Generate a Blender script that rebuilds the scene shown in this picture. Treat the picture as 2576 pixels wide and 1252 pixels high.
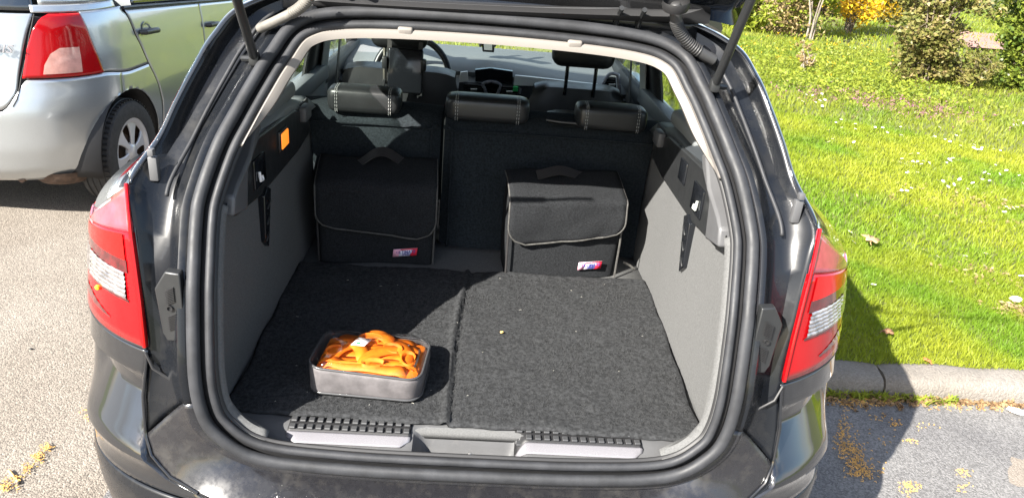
import bpy, bmesh, math, random
import numpy as np
from mathutils import Vector, Matrix
random.seed(7); rng = np.random.default_rng(7)
scene = bpy.context.scene
for o in list(bpy.data.objects): bpy.data.objects.remove(o)
col = scene.collection

# ---------------------------------------------------------------- camera
IW, IH, FPX = 2576.0, 1252.0, 1860.0          # the photograph's frame and focal length
CAM = np.array([-0.017, -1.22, 1.64])
_F = np.array([1236.3-1288.0, 626.0+200.0, -FPX]); _F /= np.linalg.norm(_F)
_L = np.array([33700.0, -2103.0, -FPX]); _L /= np.linalg.norm(_L)
_L -= _F*(_F@_L); _L /= np.linalg.norm(_L)
ROT = np.stack([_L, _F, np.cross(_L, _F)])
cd = bpy.data.cameras.new('camera'); cam = bpy.data.objects.new('camera', cd); col.objects.link(cam)
cd.sensor_width = 36.0; cd.lens = FPX/IW*36.0; cd.clip_start = 0.02; cd.clip_end = 500
M = Matrix.Identity(4)
for i in range(3):
    for j in range(3): M[i][j] = ROT[i, j]
    M[i][3] = CAM[i]
cam.matrix_world = M
scene.camera = cam

# ---------------------------------------------------------------- sky, sun, exposure
SUN = Vector((1.0, 0.96, -1.0)).normalized()          # the way the light travels
w = bpy.data.worlds.new('World'); scene.world = w; w.use_nodes = True
nt = w.node_tree; nt.nodes.clear()
out = nt.nodes.new('ShaderNodeOutputWorld'); bg = nt.nodes.new('ShaderNodeBackground')
sky = nt.nodes.new('ShaderNodeTexSky'); sky.sky_type = 'NISHITA'; sky.sun_disc = False
sky.sun_elevation = math.asin(-SUN.z); sky.sun_rotation = math.atan2(-SUN.x, -SUN.y)
sky.dust_density = 1.5
# broken white clouds all over the sky, as the black paint mirrors them
tc = nt.nodes.new('ShaderNodeTexCoord'); mp = nt.nodes.new('ShaderNodeMapping'); mp.inputs['Scale'].default_value = (1, 1, 2.2)
nz = nt.nodes.new('ShaderNodeTexNoise'); nz.inputs['Scale'].default_value = 2.6; nz.inputs['Detail'].default_value = 7
cr = nt.nodes.new('ShaderNodeValToRGB'); cr.color_ramp.elements[0].position = .47; cr.color_ramp.elements[1].position = .62
mx = nt.nodes.new('ShaderNodeMix'); mx.data_type = 'RGBA'; mx.inputs[7].default_value = (4.2, 4.3, 4.5, 1)
nt.links.new(tc.outputs['Generated'], mp.inputs[0]); nt.links.new(mp.outputs[0], nz.inputs['Vector'])
nt.links.new(nz.outputs[0], cr.inputs[0]); nt.links.new(cr.outputs[0], mx.inputs[0])
nt.links.new(sky.outputs[0], mx.inputs[6]); nt.links.new(mx.outputs[2], bg.inputs[0])
bg.inputs[1].default_value = 0.09; nt.links.new(bg.outputs[0], out.inputs[0])
sd = bpy.data.lights.new('sun', 'SUN'); sd.energy = 5.0; sd.angle = math.radians(.5); sd.color = (1, .95, .87)
so = bpy.data.objects.new('sun', sd); col.objects.link(so)
so.rotation_euler = SUN.to_track_quat('-Z', 'Y').to_euler(); so.location = (-6, -5, 8)
vs = scene.view_settings; vs.view_transform = 'Standard'; vs.look = 'None'; vs.gamma = 1; vs.use_curve_mapping = False
vs.exposure = 2.1

# ---------------------------------------------------------------- helpers
def ray(u, v): return ROT @ np.array([u-IW/2, -(v-IH/2), -FPX])
def PX(u, v, x=None, y=None, z=None):                # where the sight line of a picture point meets a plane of the place
    d = ray(u, v)
    t = (x-CAM[0])/d[0] if x is not None else (y-CAM[1])/d[1] if y is not None else (z-CAM[2])/d[2]
    return CAM + d*t
def sstep(a, b, x):
    t = np.clip((np.asarray(x, float)-a)/(b-a), 0, 1); return t*t*(3-2*t)
def catmull(P, n=8, closed=False):
    P = np.asarray(P, float); N = len(P); out = []
    segs = N if closed else N-1
    for i in range(segs):
        g = (lambda k: P[k % N]) if closed else (lambda k: P[min(max(k, 0), N-1)])
        p0, p1, p2, p3 = g(i-1), g(i), g(i+1), g(i+2)
        for j in range(n):
            t = j/n
            out.append(.5*((2*p1)+(-p0+p2)*t+(2*p0-5*p1+4*p2-p3)*t*t+(-p0+3*p1-3*p2+p3)*t**3))
    if not closed: out.append(P[-1])
    return np.array(out)
def vnoise(x, y, s=0):                                # cheap smooth noise
    return (np.sin(x*1.0+s*1.7)*np.cos(y*1.3+s)+np.sin(x*2.3+y*1.9+s*2.1)*.5+np.cos(x*4.1-y*3.7+s*.7)*.25)/1.75

class MB:
    def __init__(s): s.v = []; s.f = []
    def add(s, verts, faces):
        b = len(s.v); s.v.extend([tuple(map(float, p)) for p in verts]); s.f.extend([tuple(i+b for i in f) for f in faces]); return s
    def grid(s, P, closed_u=False, closed_v=False):
        P = np.asarray(P, float); a, b = P.shape[:2]; F = []
        for i in range(a if closed_u else a-1):
            for j in range(b if closed_v else b-1):
                F.append((i*b+j, i*b+(j+1) % b, ((i+1) % a)*b+(j+1) % b, ((i+1) % a)*b+j))
        return s.add(P.reshape(-1, 3), F)
    def box(s, c, size, bevel=0, seg=2, rot=None):
        bm = bmesh.new(); bmesh.ops.create_cube(bm, size=1)
        bmesh.ops.scale(bm, vec=size, verts=bm.verts)
        if bevel: bmesh.ops.bevel(bm, geom=bm.edges[:], offset=bevel, segments=seg, profile=.5, affect='EDGES')
        if rot is not None: bmesh.ops.transform(bm, matrix=rot.to_4x4(), verts=bm.verts)
        s.add([tuple(v.co+Vector(c)) for v in bm.verts], [tuple(v.index for v in f.verts) for f in bm.faces] if not bm.verts.index_update() else [])
        bm.free(); return s
    def tube(s, path, r, seg=10, closed=False, cap=True, flat=1.0):
        P = np.asarray(path, float); n = len(P)
        rr = np.full(n, r) if np.isscalar(r) else np.asarray(r, float)
        T = np.roll(P, -1, 0)-np.roll(P, 1, 0)
        if not closed: T[0] = P[1]-P[0]; T[-1] = P[-1]-P[-2]
        T /= np.linalg.norm(T, axis=1)[:, None]+1e-12
        a = np.array([0, 0, 1.0]) if abs(T[0][2]) < .9 else np.array([1.0, 0, 0])
        u = a-T[0]*(a@T[0]); u /= np.linalg.norm(u); rings = []
        for i in range(n):
            u = u-T[i]*(u@T[i]); u /= np.linalg.norm(u); vv = np.cross(T[i], u)
            rings.append([P[i]+rr[i]*(math.cos(k*2*math.pi/seg)*u+math.sin(k*2*math.pi/seg)*vv*flat) for k in range(seg)])
        b = len(s.v); s.grid(np.array(rings), closed_u=closed, closed_v=True)
        if cap and not closed: s.f.append(tuple(b+k for k in range(seg))[::-1]); s.f.append(tuple(b+(n-1)*seg+k for k in range(seg)))
        return s
    def prism(s, poly, vec):                          # planar polygon (3-D points) pushed along vec
        P = [np.asarray(p, float) for p in poly]; n = len(P); v = np.asarray(vec, float)
        s.add(P+[p+v for p in P], [tuple(range(n))[::-1], tuple(range(n, 2*n))]+[(i, (i+1) % n, n+(i+1) % n, n+i) for i in range(n)]); return s
    def ribbon(s, path, side, width, thick):          # flat band with thickness
        P = np.asarray(path, float); S = np.asarray(side, float); n = len(P)
        T = np.gradient(P, axis=0); T /= np.linalg.norm(T, axis=1)[:, None]+1e-9
        S = np.broadcast_to(S, P.shape); S = S-T*(S*T).sum(1)[:, None]; S = S/(np.linalg.norm(S, axis=1)[:, None]+1e-9)
        N = np.cross(T, S); h = width/2; t = thick/2
        R = np.stack([P-S*h-N*t, P+S*h-N*t, P+S*h+N*t, P-S*h+N*t], 1)
        b = len(s.v); s.grid(R, closed_v=True); s.f.append((b, b+1, b+2, b+3)); m = b+(n-1)*4; s.f.append((m+3, m+2, m+1, m)); return s
    def lathe(s, prof, c, axis, seg=32):              # prof: (r, h) pairs about axis through c
        ax = Vector(axis).normalized(); a = ax.orthogonal().normalized(); b = ax.cross(a); R = []
        for r, h in prof: R.append([Vector(c)+ax*h+(a*math.cos(k*2*math.pi/seg)+b*math.sin(k*2*math.pi/seg))*r for k in range(seg)])
        return s.grid(np.array([[tuple(p) for p in r] for r in R]), closed_v=True)

ROOTS = {}
def newobj(name, me): o = bpy.data.objects.new(name, me); col.objects.link(o); return o
def build(name, mb, mat, parent=None, smooth=True, thick=0, off=0, bevel=0, subsurf=0, angle=40, local=False):
    v = mb.v
    if parent is not None and not local:
        im = ROOTS[parent.name][1]; v = [tuple(im @ Vector(p)) for p in v]
    me = bpy.data.meshes.new(name); me.from_pydata(v, [], mb.f); me.validate(); me.update()
    bm = bmesh.new(); bm.from_mesh(me); bmesh.ops.recalc_face_normals(bm, faces=bm.faces); bm.to_mesh(me); bm.free()
    me.materials.append(mat)
    o = newobj(name, me)
    if smooth:
        me.polygons.foreach_set('use_smooth', [True]*len(me.polygons))
        if angle < 180: me.set_sharp_from_angle(angle=math.radians(angle))
    if parent is not None: o.parent = parent; ROOTS[o.name] = ROOTS[parent.name]
    else: ROOTS[o.name] = (Matrix.Identity(4), Matrix.Identity(4))
    if thick: m = o.modifiers.new('solid', 'SOLIDIFY'); m.thickness = thick; m.offset = off
    if subsurf: m = o.modifiers.new('sub', 'SUBSURF'); m.levels = m.render_levels = subsurf
    if bevel: m = o.modifiers.new('bev', 'BEVEL'); m.width = bevel; m.segments = 2; m.limit_method = 'ANGLE'
    return o
def tag(o, label=None, cat=None, group=None, kind=None):
    for k, x in (('label', label), ('category', cat), ('group', group), ('kind', kind)):
        if x: o[k] = x
    return o
def thing(name, label, cat, loc, rz=0, group=None):
    o = newobj(name, None); o.location = loc; o.rotation_euler = (0, 0, rz); o.empty_display_size = .1
    m = Matrix.Translation(loc) @ Matrix.Rotation(rz, 4, 'Z'); ROOTS[o.name] = (m, m.inverted())
    return tag(o, label, cat, group)
def text_mesh(name, txt, size, mat, parent, matrix, shear=0, extrude=.0006, bold=0):
    cu = bpy.data.curves.new(name, 'FONT'); cu.body = txt; cu.size = size; cu.align_x = 'CENTER'; cu.align_y = 'CENTER'
    cu.shear = shear; cu.extrude = extrude; cu.offset = bold; cu.resolution_u = 2
    t = bpy.data.objects.new(name, cu); col.objects.link(t); bpy.context.view_layer.update()
    me = bpy.data.meshes.new_from_object(t.evaluated_get(bpy.context.evaluated_depsgraph_get()))
    bpy.data.objects.remove(t); me.transform(matrix)
    if parent is not None: me.transform(ROOTS[parent.name][1])
    me.materials.clear(); me.materials.append(mat); o = newobj(name, me)
    if parent is not None: o.parent = parent; ROOTS[o.name] = ROOTS[parent.name]
    return o

# ---------------------------------------------------------------- materials
def pm(name, c, rough=.5, metal=0, coat=0, var=None, bump=None, spec=.5, c2=None, rvar=None, sheen=0, trans=0, emit=None):
    m = bpy.data.materials.new(name); m.use_nodes = True; n = m.node_tree; b = n.nodes['Principled BSDF']
    b.inputs['Base Color'].default_value = (*c, 1); b.inputs['Roughness'].default_value = rough; b.inputs['Metallic'].default_value = metal
    b.inputs['Coat Weight'].default_value = coat; b.inputs['Coat Roughness'].default_value = .03; b.inputs['Specular IOR Level'].default_value = spec
    if sheen: b.inputs['Sheen Weight'].default_value = sheen; b.inputs['Sheen Roughness'].default_value = .5
    if trans: b.inputs['Transmission Weight'].default_value = trans
    if emit: b.inputs['Emission Color'].default_value = (*emit[0], 1); b.inputs['Emission Strength'].default_value = emit[1]
    t = n.nodes.new('ShaderNodeTexCoord')
    def noise(scale, detail=5, rgh=.6):
        z = n.nodes.new('ShaderNodeTexNoise'); z.inputs['Scale'].default_value = scale; z.inputs['Detail'].default_value = detail; z.inputs['Roughness'].default_value = rgh
        n.links.new(t.outputs['Object'], z.inputs['Vector']); return z
    if var:                                            # (scale, amount[, detail]) or with c2: two colours mixed by noise
        z = noise(var[0], var[2] if len(var) > 2 else 5)
        r = n.nodes.new('ShaderNodeValToRGB'); k = var[1]
        lo = c2 if c2 else tuple(x*(1-k) for x in c); hi = c if c2 else tuple(min(1, x*(1+k)) for x in c)
        r.color_ramp.elements[0].position = .36; r.color_ramp.elements[1].position = .64
        r.color_ramp.elements[0].color = (*lo, 1); r.color_ramp.elements[1].color = (*hi, 1)
        n.links.new(z.outputs[0], r.inputs[0]); n.links.new(r.outputs[0], b.inputs['Base Color'])
    if rvar:
        z = noise(rvar[0], 6); mr = n.nodes.new('ShaderNodeMapRange'); mr.inputs[1].default_value = .35; mr.inputs[2].default_value = .7
        mr.inputs[3].default_value = rvar[1]; mr.inputs[4].default_value = rvar[2]
        n.links.new(z.outputs[0], mr.inputs[0]); n.links.new(mr.outputs[0], b.inputs['Roughness'])
    if bump:
        z = noise(bump[0], 4); bp = n.nodes.new('ShaderNodeBump'); bp.inputs['Strength'].default_value = bump[1]; bp.inputs['Distance'].default_value = bump[2] if len(bump) > 2 else .002
        n.links.new(z.outputs[0], bp.inputs['Height']); n.links.new(bp.outputs[0], b.inputs['Normal'])
    return m
def dirt(m, c, scale, lo, hi, amount=1.0, rough=.75):      # patches of dust with a shape of their own over a material
    n = m.node_tree; b = n.nodes['Principled BSDF']; t = n.nodes.new('ShaderNodeTexCoord')
    z = n.nodes.new('ShaderNodeTexNoise'); z.inputs['Scale'].default_value = scale; z.inputs['Detail'].default_value = 9; z.inputs['Roughness'].default_value = .68
    n.links.new(t.outputs['Object'], z.inputs['Vector'])
    mr = n.nodes.new('ShaderNodeMapRange'); mr.inputs[1].default_value = lo; mr.inputs[2].default_value = hi; mr.inputs[3].default_value = 0; mr.inputs[4].default_value = amount
    n.links.new(z.outputs[0], mr.inputs[0])
    for key, val in (('Base Color', (*c, 1)), ('Roughness', rough), ('Coat Weight', 0.0)):
        s = b.inputs[key]; x = n.nodes.new('ShaderNodeMix')
        if key == 'Base Color':
            x.data_type = 'RGBA'; A, B, O = x.inputs[6], x.inputs[7], x.outputs[2]
        else: x.data_type = 'FLOAT'; A, B, O = x.inputs[2], x.inputs[3], x.outputs[0]
        if s.links: n.links.new(s.links[0].from_socket, A)
        else: A.default_value = s.default_value
        B.default_value = val; n.links.new(mr.outputs[0], x.inputs[0]); n.links.new(O, s)
    return m
def glassy(name, tint, refl=.9, rough=.0):
    m = bpy.data.materials.new(name); m.use_nodes = True; n = m.node_tree; n.nodes.clear()
    o = n.nodes.new('ShaderNodeOutputMaterial'); t = n.nodes.new('ShaderNodeBsdfTransparent'); g = n.nodes.new('ShaderNodeBsdfGlossy'); x = n.nodes.new('ShaderNodeMixShader'); f = n.nodes.new('ShaderNodeMapRange'); lw = n.nodes.new('ShaderNodeLayerWeight'); pw = n.nodes.new('ShaderNodeMath')
    t.inputs[0].default_value = (*tint, 1); g.inputs[0].default_value = (refl, refl, refl, 1); g.inputs['Roughness'].default_value = rough; pw.operation = 'POWER'; pw.inputs[1].default_value = 4; f.inputs[3].default_value = .035; f.inputs[4].default_value = .75; lw.inputs[0].default_value = .5; n.links.new(lw.outputs['Facing'], pw.inputs[0]); n.links.new(pw.outputs[0], f.inputs[0])
    n.links.new(f.outputs[0], x.inputs[0]); n.links.new(t.outputs[0], x.inputs[1]); n.links.new(g.outputs[0], x.inputs[2]); n.links.new(x.outputs[0], o.inputs[0]); return m
def leafmat(name, c, c2, scale, trl=.35, rough=.55):
    m = pm(name, c, rough, var=(scale, 0, 3), c2=c2, spec=.3); n = m.node_tree; b = n.nodes['Principled BSDF']
    o = n.nodes['Material Output']; t = n.nodes.new('ShaderNodeBsdfTranslucent'); x = n.nodes.new('ShaderNodeMixShader'); x.inputs[0].default_value = trl
    src = b.inputs['Base Color'].links[0].from_socket; n.links.new(src, t.inputs[0])
    n.links.new(b.outputs[0], x.inputs[1]); n.links.new(t.outputs[0], x.inputs[2]); n.links.new(x.outputs[0], o.inputs[0]); return m

K = {}
K['paint'] = dirt(pm('black_paint', (.007, .008, .010), .10, coat=1), (.05, .048, .043), 22, .60, .95, .25)
K['paint_dusty'] = dirt(pm('dusty_black_paint', (.006, .007, .009), .27, coat=.25, spec=.3), (.05, .047, .04), 13.0, .52, .9, .35)
K['ledge'] = dirt(pm('grimy_black_paint', (.012, .012, .014), .22, coat=.4, rvar=(60, .18, .38)), (.085, .078, .066), 26.0, .50, .9, .35)
K['rubber'] = pm('seal_rubber', (.022, .023, .026), .58, spec=.35, rvar=(30, .52, .66), bump=(220, .12), var=(18, .25))
K['rubber_dark'] = pm('dark_rubber', (.012, .012, .013), .55)
K['carpet'] = pm('boot_carpet', (.100, .101, .101), .95, var=(260, .14, 6), bump=(520, .3, .001), spec=.08)
K['seat_carpet'] = pm('seat_back_carpet', (.017, .021, .024), .95, var=(160, .3, 6), bump=(420, .6, .002), spec=.1)
K['mat'] = pm('felt_mat', (.030, .031, .0325), .98, var=(110, .38, 8), bump=(240, 1.0, .0022), spec=.05)
K['felt'] = pm('bag_felt', (.015, .016, .0175), .97, var=(260, .35, 7), bump=(420, .6, .0012), spec=.1)
K['bagtrim'] = pm('bag_trim', (.055, .053, .049), .8, var=(90, .3), bump=(500, .4))
K['webbing'] = pm('bag_webbing', (.022, .020, .020), .6, bump=(600, .5))
K['plastic'] = pm('black_plastic', (.016, .017, .018), .42, bump=(700, .15, .0005), rvar=(25, .35, .5))
K['plastic_grey'] = pm('grey_plastic', (.085, .086, .09), .48, bump=(900, .2, .0005), var=(7, .1))
K['sill'] = dirt(pm('sill_plastic', (.075, .076, .079), .5, bump=(900, .25, .0005), var=(6, .12)), (.15, .145, .135), 14, .55, .8, .5)
K['beige'] = pm('beige_trim', (.175, .16, .145), .6, bump=(900, .12, .0005), var=(4, .04))
K['pillar_grey'] = pm('pale_grey_trim', (.42, .44, .42), .6, bump=(900, .1, .0005))
K['leather'] = pm('black_leather', (.016, .017, .018), .36, bump=(260, .25, .001), rvar=(12, .3, .45))
K['stitch'] = pm('white_stitch', (.36, .36, .35), .7)
K['chrome'] = pm('brushed_chrome', (.25, .245, .265), .25, metal=.35, rvar=(40, .2, .35))
K['steel'] = pm('steel', (.62, .60, .56), .3, metal=1)
K['dash'] = pm('dash_plastic', (.155, .165, .170), .55, bump=(700, .2, .0005))
K['dash_dark'] = pm('dark_dash_plastic', (.028, .032, .036), .5)
K['alu'] = pm('satin_dash_trim', (.72, .72, .70), .35, metal=.3)
K['screen'] = pm('dark_screen', (.008, .009, .011), .12)
K['green'] = pm('green_tag', (.03, .45, .12), .4)
K['red'] = pm('red_lens', (.30, .002, .004), .10, coat=.25, spec=.35, bump=(60, .05))
K['red_bright'] = pm('bright_red_lens', (.50, .004, .003), .12, coat=.25, spec=.35)
K['red_dark'] = pm('dark_red_lens', (.075, .004, .006), .06, coat=1, var=(40, .5))
K['red_sky'] = pm('sky_tinted_red_lens', (.36, .055, .08), .05, coat=1, var=(25, .2))  # red lens of the top facet, the sky's reflection mixed into its colour
K['clear'] = pm('clear_lens', (.30, .28, .28), .10, metal=.6, coat=1, var=(45, .5))
K['pinklens'] = pm('pale_pink_lens', (.50, .26, .22), .12, coat=1, var=(25, .15))
K['amber'] = pm('amber_bulb', (.9, .30, .02), .2)
K['lampglow'] = pm('boot_lamp_lens', (.8, .30, .05), .3, emit=((1.0, .24, .02), .30))
K['glass'] = glassy('window_glass', (.80, .84, .82), .9)
K['glass_dark'] = pm('tinted_glass', (.010, .014, .018), .02, coat=1, spec=.8)
K['film'] = glassy('clear_vinyl', (.96, .96, .96), .9, .06)
K['pouch'] = pm('grey_pouch_fabric', (.085, .078, .080), .7, var=(30, .25), bump=(500, .3))
K['piping'] = pm('vinyl_piping', (.05, .05, .052), .25)
K['orange'] = leafmat('orange_webbing', (.80, .23, .012), (.74, .15, .008), 30, .2, .6)
K['white'] = pm('white_paper', (.8, .8, .8), .6)
K['labelred'] = pm('label_red', (.70, .02, .05), .5); K['labelpink'] = pm('label_pink', (.75, .35, .45), .5); K['navy'] = pm('label_navy', (.04, .04, .22), .5); K['labelwhite'] = pm('label_white', (.75, .72, .80), .5)
K['boot_shaded'] = pm('shaded_rubber_boot', (.035, .035, .036), .55)  # same dusty rubber, darkened in colour for the shade on the right boot
K['boot'] = pm('dusty_rubber_boot', (.12, .113, .10), .7, var=(30, .3))  # paler copy, for the left boot in the sun
K['brown'] = pm('brown_panel', (.055, .030, .022), .25, coat=.5, var=(3, .4))
K['silver'] = pm('silver_paint', (.43, .46, .48), .30, metal=.75, coat=1, var=(900, .08, 2))
K['silver_seam'] = pm('shut_line', (.02, .02, .02), .8)
K['tyre'] = pm('tyre_rubber', (.022, .022, .023), .75, var=(40, .3), bump=(200, .3))
K['hubcap'] = pm('hubcap_silver', (.52, .52, .53), .3, metal=.25, coat=.4)
K['rust'] = pm('rusty_steel', (.085, .055, .04), .7, metal=.4, var=(30, .4))
K['asphalt'] = None

def rocky(name, base, spread, scale, stain, rough=.9, z2=None):      # aggregate ground: grains of several tones, relief, stains
    m = bpy.data.materials.new(name); m.use_nodes = True; n = m.node_tree; b = n.nodes['Principled BSDF']; b.inputs['Roughness'].default_value = rough; b.inputs['Specular IOR Level'].default_value = .25
    t = n.nodes.new('ShaderNodeTexCoord'); v = n.nodes.new('ShaderNodeTexVoronoi'); v.inputs['Scale'].default_value = scale
    n.links.new(t.outputs['Object'], v.inputs['Vector'])
    hs = n.nodes.new('ShaderNodeSeparateColor'); n.links.new(v.outputs['Color'], hs.inputs[0])
    r = n.nodes.new('ShaderNodeValToRGB'); e = r.color_ramp.elements; e[0].color = (*[x*(1-spread) for x in base], 1); e[1].color = (*[min(1, x*(1+spread)) for x in base], 1)
    n.links.new(hs.outputs[0], r.inputs[0])
    z = n.nodes.new('ShaderNodeTexNoise'); z.inputs['Scale'].default_value = 2.3; z.inputs['Detail'].default_value = 8; n.links.new(t.outputs['Object'], z.inputs['Vector'])
    r2 = n.nodes.new('ShaderNodeValToRGB'); r2.color_ramp.elements[0].position = .35; r2.color_ramp.elements[1].position = .7; r2.color_ramp.elements[0].color = (*stain, 1); r2.color_ramp.elements[1].color = (1, 1, 1, 1)
    n.links.new(z.outputs[0], r2.inputs[0]); mm = n.nodes.new('ShaderNodeMix'); mm.data_type = 'RGBA'; mm.blend_type = 'MULTIPLY'; mm.inputs[0].default_value = 1
    n.links.new(r.outputs[0], mm.inputs[6]); n.links.new(r2.outputs[0], mm.inputs[7]); n.links.new(mm.outputs[2], b.inputs['Base Color'])
    z3 = n.nodes.new('ShaderNodeTexNoise'); z3.inputs['Scale'].default_value = scale*.6; z3.inputs['Detail'].default_value = 6; n.links.new(t.outputs['Object'], z3.inputs['Vector'])
    ad = n.nodes.new('ShaderNodeMath'); ad.operation = 'SUBTRACT'; n.links.new(z3.outputs[0], ad.inputs[0]); n.links.new(v.outputs['Distance'], ad.inputs[1])
    bp = n.nodes.new('ShaderNodeBump'); bp.inputs['Strength'].default_value = .7; bp.inputs['Distance'].default_value = .0035; n.links.new(ad.outputs[0], bp.inputs['Height']); n.links.new(bp.outputs[0], b.inputs['Normal'])
    return m
K['pavement'] = rocky('pale_gravel_asphalt', (.190, .168, .143), .36, 190, (.82, .80, .78))
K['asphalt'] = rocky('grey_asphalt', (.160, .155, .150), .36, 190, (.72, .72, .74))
K['kerb'] = rocky('kerb_concrete', (.185, .168, .148), .16, 150, (.72, .70, .66))
K['soil'] = pm('lawn_soil', (.085, .115, .016), .95, var=(6, 0, 8), c2=(.10, .10, .025), bump=(40, .6, .02))
K['pinkpath'] = rocky('pink_gravel', (.30, .18, .155), .2, 60, (.85, .85, .85))
# ================================================================ SETTING
def sheet(name, x0, x1, y0, y1, z, mat, kind='structure', nx=2, ny=2, fn=None):
    X = np.linspace(x0, x1, nx); Y = np.linspace(y0, y1, ny); P = np.zeros((nx, ny, 3))
    P[..., 0] = X[:, None]; P[..., 1] = Y[None]; P[..., 2] = z
    if fn: P[..., 2] += fn(P[..., 0], P[..., 1])
    return tag(build(name, MB().grid(P), mat), kind=kind)
KY = lambda x: 1.225-.03*(x-1.5)+.035*np.sin((x-1.2)*.9)          # kerb face line
sheet('ground', -150, 150, -150, 150, -.02, K['soil'])
sheet('road', -14, .3, -9, 5.2, 0, K['pavement'])
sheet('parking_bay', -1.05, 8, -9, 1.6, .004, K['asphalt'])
def lawn_h(x, y): return .02*vnoise(x*1.1, y*1.1)+.008*vnoise(x*5, y*5, 3)
XL = np.linspace(1.02, 30, 150); YL = np.concatenate([np.linspace(0, 4, 60), np.linspace(4.2, 45, 80)])
P = np.zeros((len(XL), len(YL), 3))
for i, x in enumerate(XL):
    yy = KY(min(x, 8))+.10+YL; P[i, :, 0] = x; P[i, :, 1] = yy; P[i, :, 2] = .082+lawn_h(x, yy)
tag(build('lawn', MB().grid(P), K['soil']), kind='structure')
sheet('front_lawn', -16, 1.1, 5.0, 46, .05, K['soil'], nx=60, ny=80, fn=lambda x, y: .02*vnoise(x, y)+.02)
sheet('gravel_path', 9.3, 40, 13.2, 16.5, .14, K['pinkpath'])
# kerb stones, each a stone of its own in the kerb
kerb = newobj('kerb', None); kerb.location = (1.5, 1.3, 0); m4 = Matrix.Translation((1.5, 1.3, 0)); ROOTS['kerb'] = (m4, m4.inverted()); tag(kerb, 'pale concrete kerb along the edge of the lawn', kind='structure')
def kerb_stone(x0, x1, seed):
    prof = [(0, -.03), (0, .045), (.004, .066), (.014, .080), (.032, .089), (.06, .094), (.11, .097), (.13, .094), (.14, .08), (.14, -.03)]
    n = max(6, int((x1-x0)/.05)); R = []
    for i in range(n+1):
        x = x0+.004+(x1-x0-.008)*i/n; e = min(i, n-i); k = .010 if e == 0 else .003 if e == 1 else 0
        R.append([(x, KY(x)+a+(k if a < .07 else -k)+.003*math.sin(x*23+seed+a*40), b-(k if b > .05 else 0)+.003*math.sin(x*17+seed*2+a*30)) for a, b in prof])
    mb = MB().grid(np.array(R)); q = len(prof); mb.f.append(tuple(range(q))[::-1]); mb.f.append(tuple(n*q+k for k in range(q)))
    return build('kerb_stone', mb, K['kerb'], kerb, angle=50)
xs = [.95, 1.685, 2.69, 3.69, 4.69, 5.69, 6.69, 7.69]
for i in range(len(xs)-1): kerb_stone(xs[i], xs[i+1], i*1.3)

# ---- grass blades: nobody could count them
def in_shape(n, fn): return fn(n)
def blades(name, X, Y, Z, h, wd, mat, label, lean=.5, cat='grass'):
    n = len(X); a = rng.uniform(0, 2*np.pi, n); hh = h*rng.uniform(.5, 1.35, n); ww = wd*rng.uniform(.6, 1.3, n)
    la = rng.uniform(0, 2*np.pi, n); ll = hh*rng.uniform(.1, lean+.35, n)
    bx, by = np.cos(a)*ww/2, np.sin(a)*ww/2; mx_, my_ = np.cos(la)*ll, np.sin(la)*ll
    V = np.zeros((n, 5, 3))
    V[:, 0] = np.stack([X-bx, Y-by, Z], 1); V[:, 1] = np.stack([X+bx, Y+by, Z], 1)
    V[:, 2] = np.stack([X+bx*.8+mx_*.35, Y+by*.8+my_*.35, Z+hh*.6], 1); V[:, 3] = np.stack([X-bx*.8+mx_*.35, Y-by*.8+my_*.35, Z+hh*.6], 1)
    V[:, 4] = np.stack([X+mx_, Y+my_, Z+hh*.95], 1)
    base = np.arange(n)*5
    me = bpy.data.meshes.new(name); me.vertices.add(n*5); me.vertices.foreach_set('co', V.reshape(-1))
    L = np.stack([base, base+1, base+2, base+3, base+3, base+2, base+4], 1).reshape(-1)
    me.loops.add(n*7); me.loops.foreach_set('vertex_index', L.astype(np.int32)); me.polygons.add(n*2)
    ls = np.stack([np.arange(n)*7, np.arange(n)*7+4], 1).reshape(-1); lt = np.tile([4, 3], n)
    me.polygons.foreach_set('loop_start', ls.astype(np.int32)); me.polygons.foreach_set('loop_total', lt.astype(np.int32)); me.update(calc_edges=True)
    me.materials.append(mat); o = newobj(name, me); ROOTS[name] = (Matrix.Identity(4),)*2
    return tag(o, label, cat, kind='stuff')
def grassmat(name, A, B, D):
    m = leafmat(name, A, B, 1.1, .45); n = m.node_tree
    ramp = [x for x in n.nodes if x.type == 'VALTORGB'][0]; e = ramp.color_ramp.elements.new(.5); e.color = (*D, 1); return m
K['grass'] = grassmat('lawn_grass', (.290, .320, .026), (.140, .245, .016), (.225, .280, .020))
K['grass_far'] = grassmat('far_grass', (.24, .27, .034), (.145, .215, .022), (.20, .24, .025))
def lawn_pts(n, r0, r1, a0, a1, keep=None):            # uniform in the wedge of lawn right of the car (polar about the camera foot)
    r = np.sqrt(rng.uniform(r0*r0, r1*r1, n)); a = np.radians(rng.uniform(a0, a1, n))
    X = CAM[0]+np.sin(a)*r; Y = CAM[1]+np.cos(a)*r; k = (X > 1.04) & (Y > KY(np.minimum(X, 8))+.12)
    if keep is not None: k &= keep(X, Y)
    return X[k], Y[k]
for i, (n, r0, r1, h, wd) in enumerate([(120000, 2.6, 4.6, .034, .0036), (95000, 4.6, 8, .042, .0065), (60000, 8, 15, .06, .013), (30000, 15, 32, .10, .03)]):
    X, Y = lawn_pts(int(n*1.12), r0, r1, 8, 58)
    blades('grass', X, Y, .078+lawn_h(X, Y), h, wd, K['grass'] if i < 2 else K['grass_far'], ['short bright green lawn grass beside the kerb', 'green lawn grass in the middle distance', 'lawn grass between the shrubs', 'distant lawn grass behind the shrubs'][i])
X = rng.uniform(-7, 3, 60000); Y = 5.0+rng.uniform(0, 1, 60000)**1.6*18
blades('grass', X, Y, .06+0*X, .06, .014, K['grass_far'], 'sunny grass in front of both parked cars')
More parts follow.
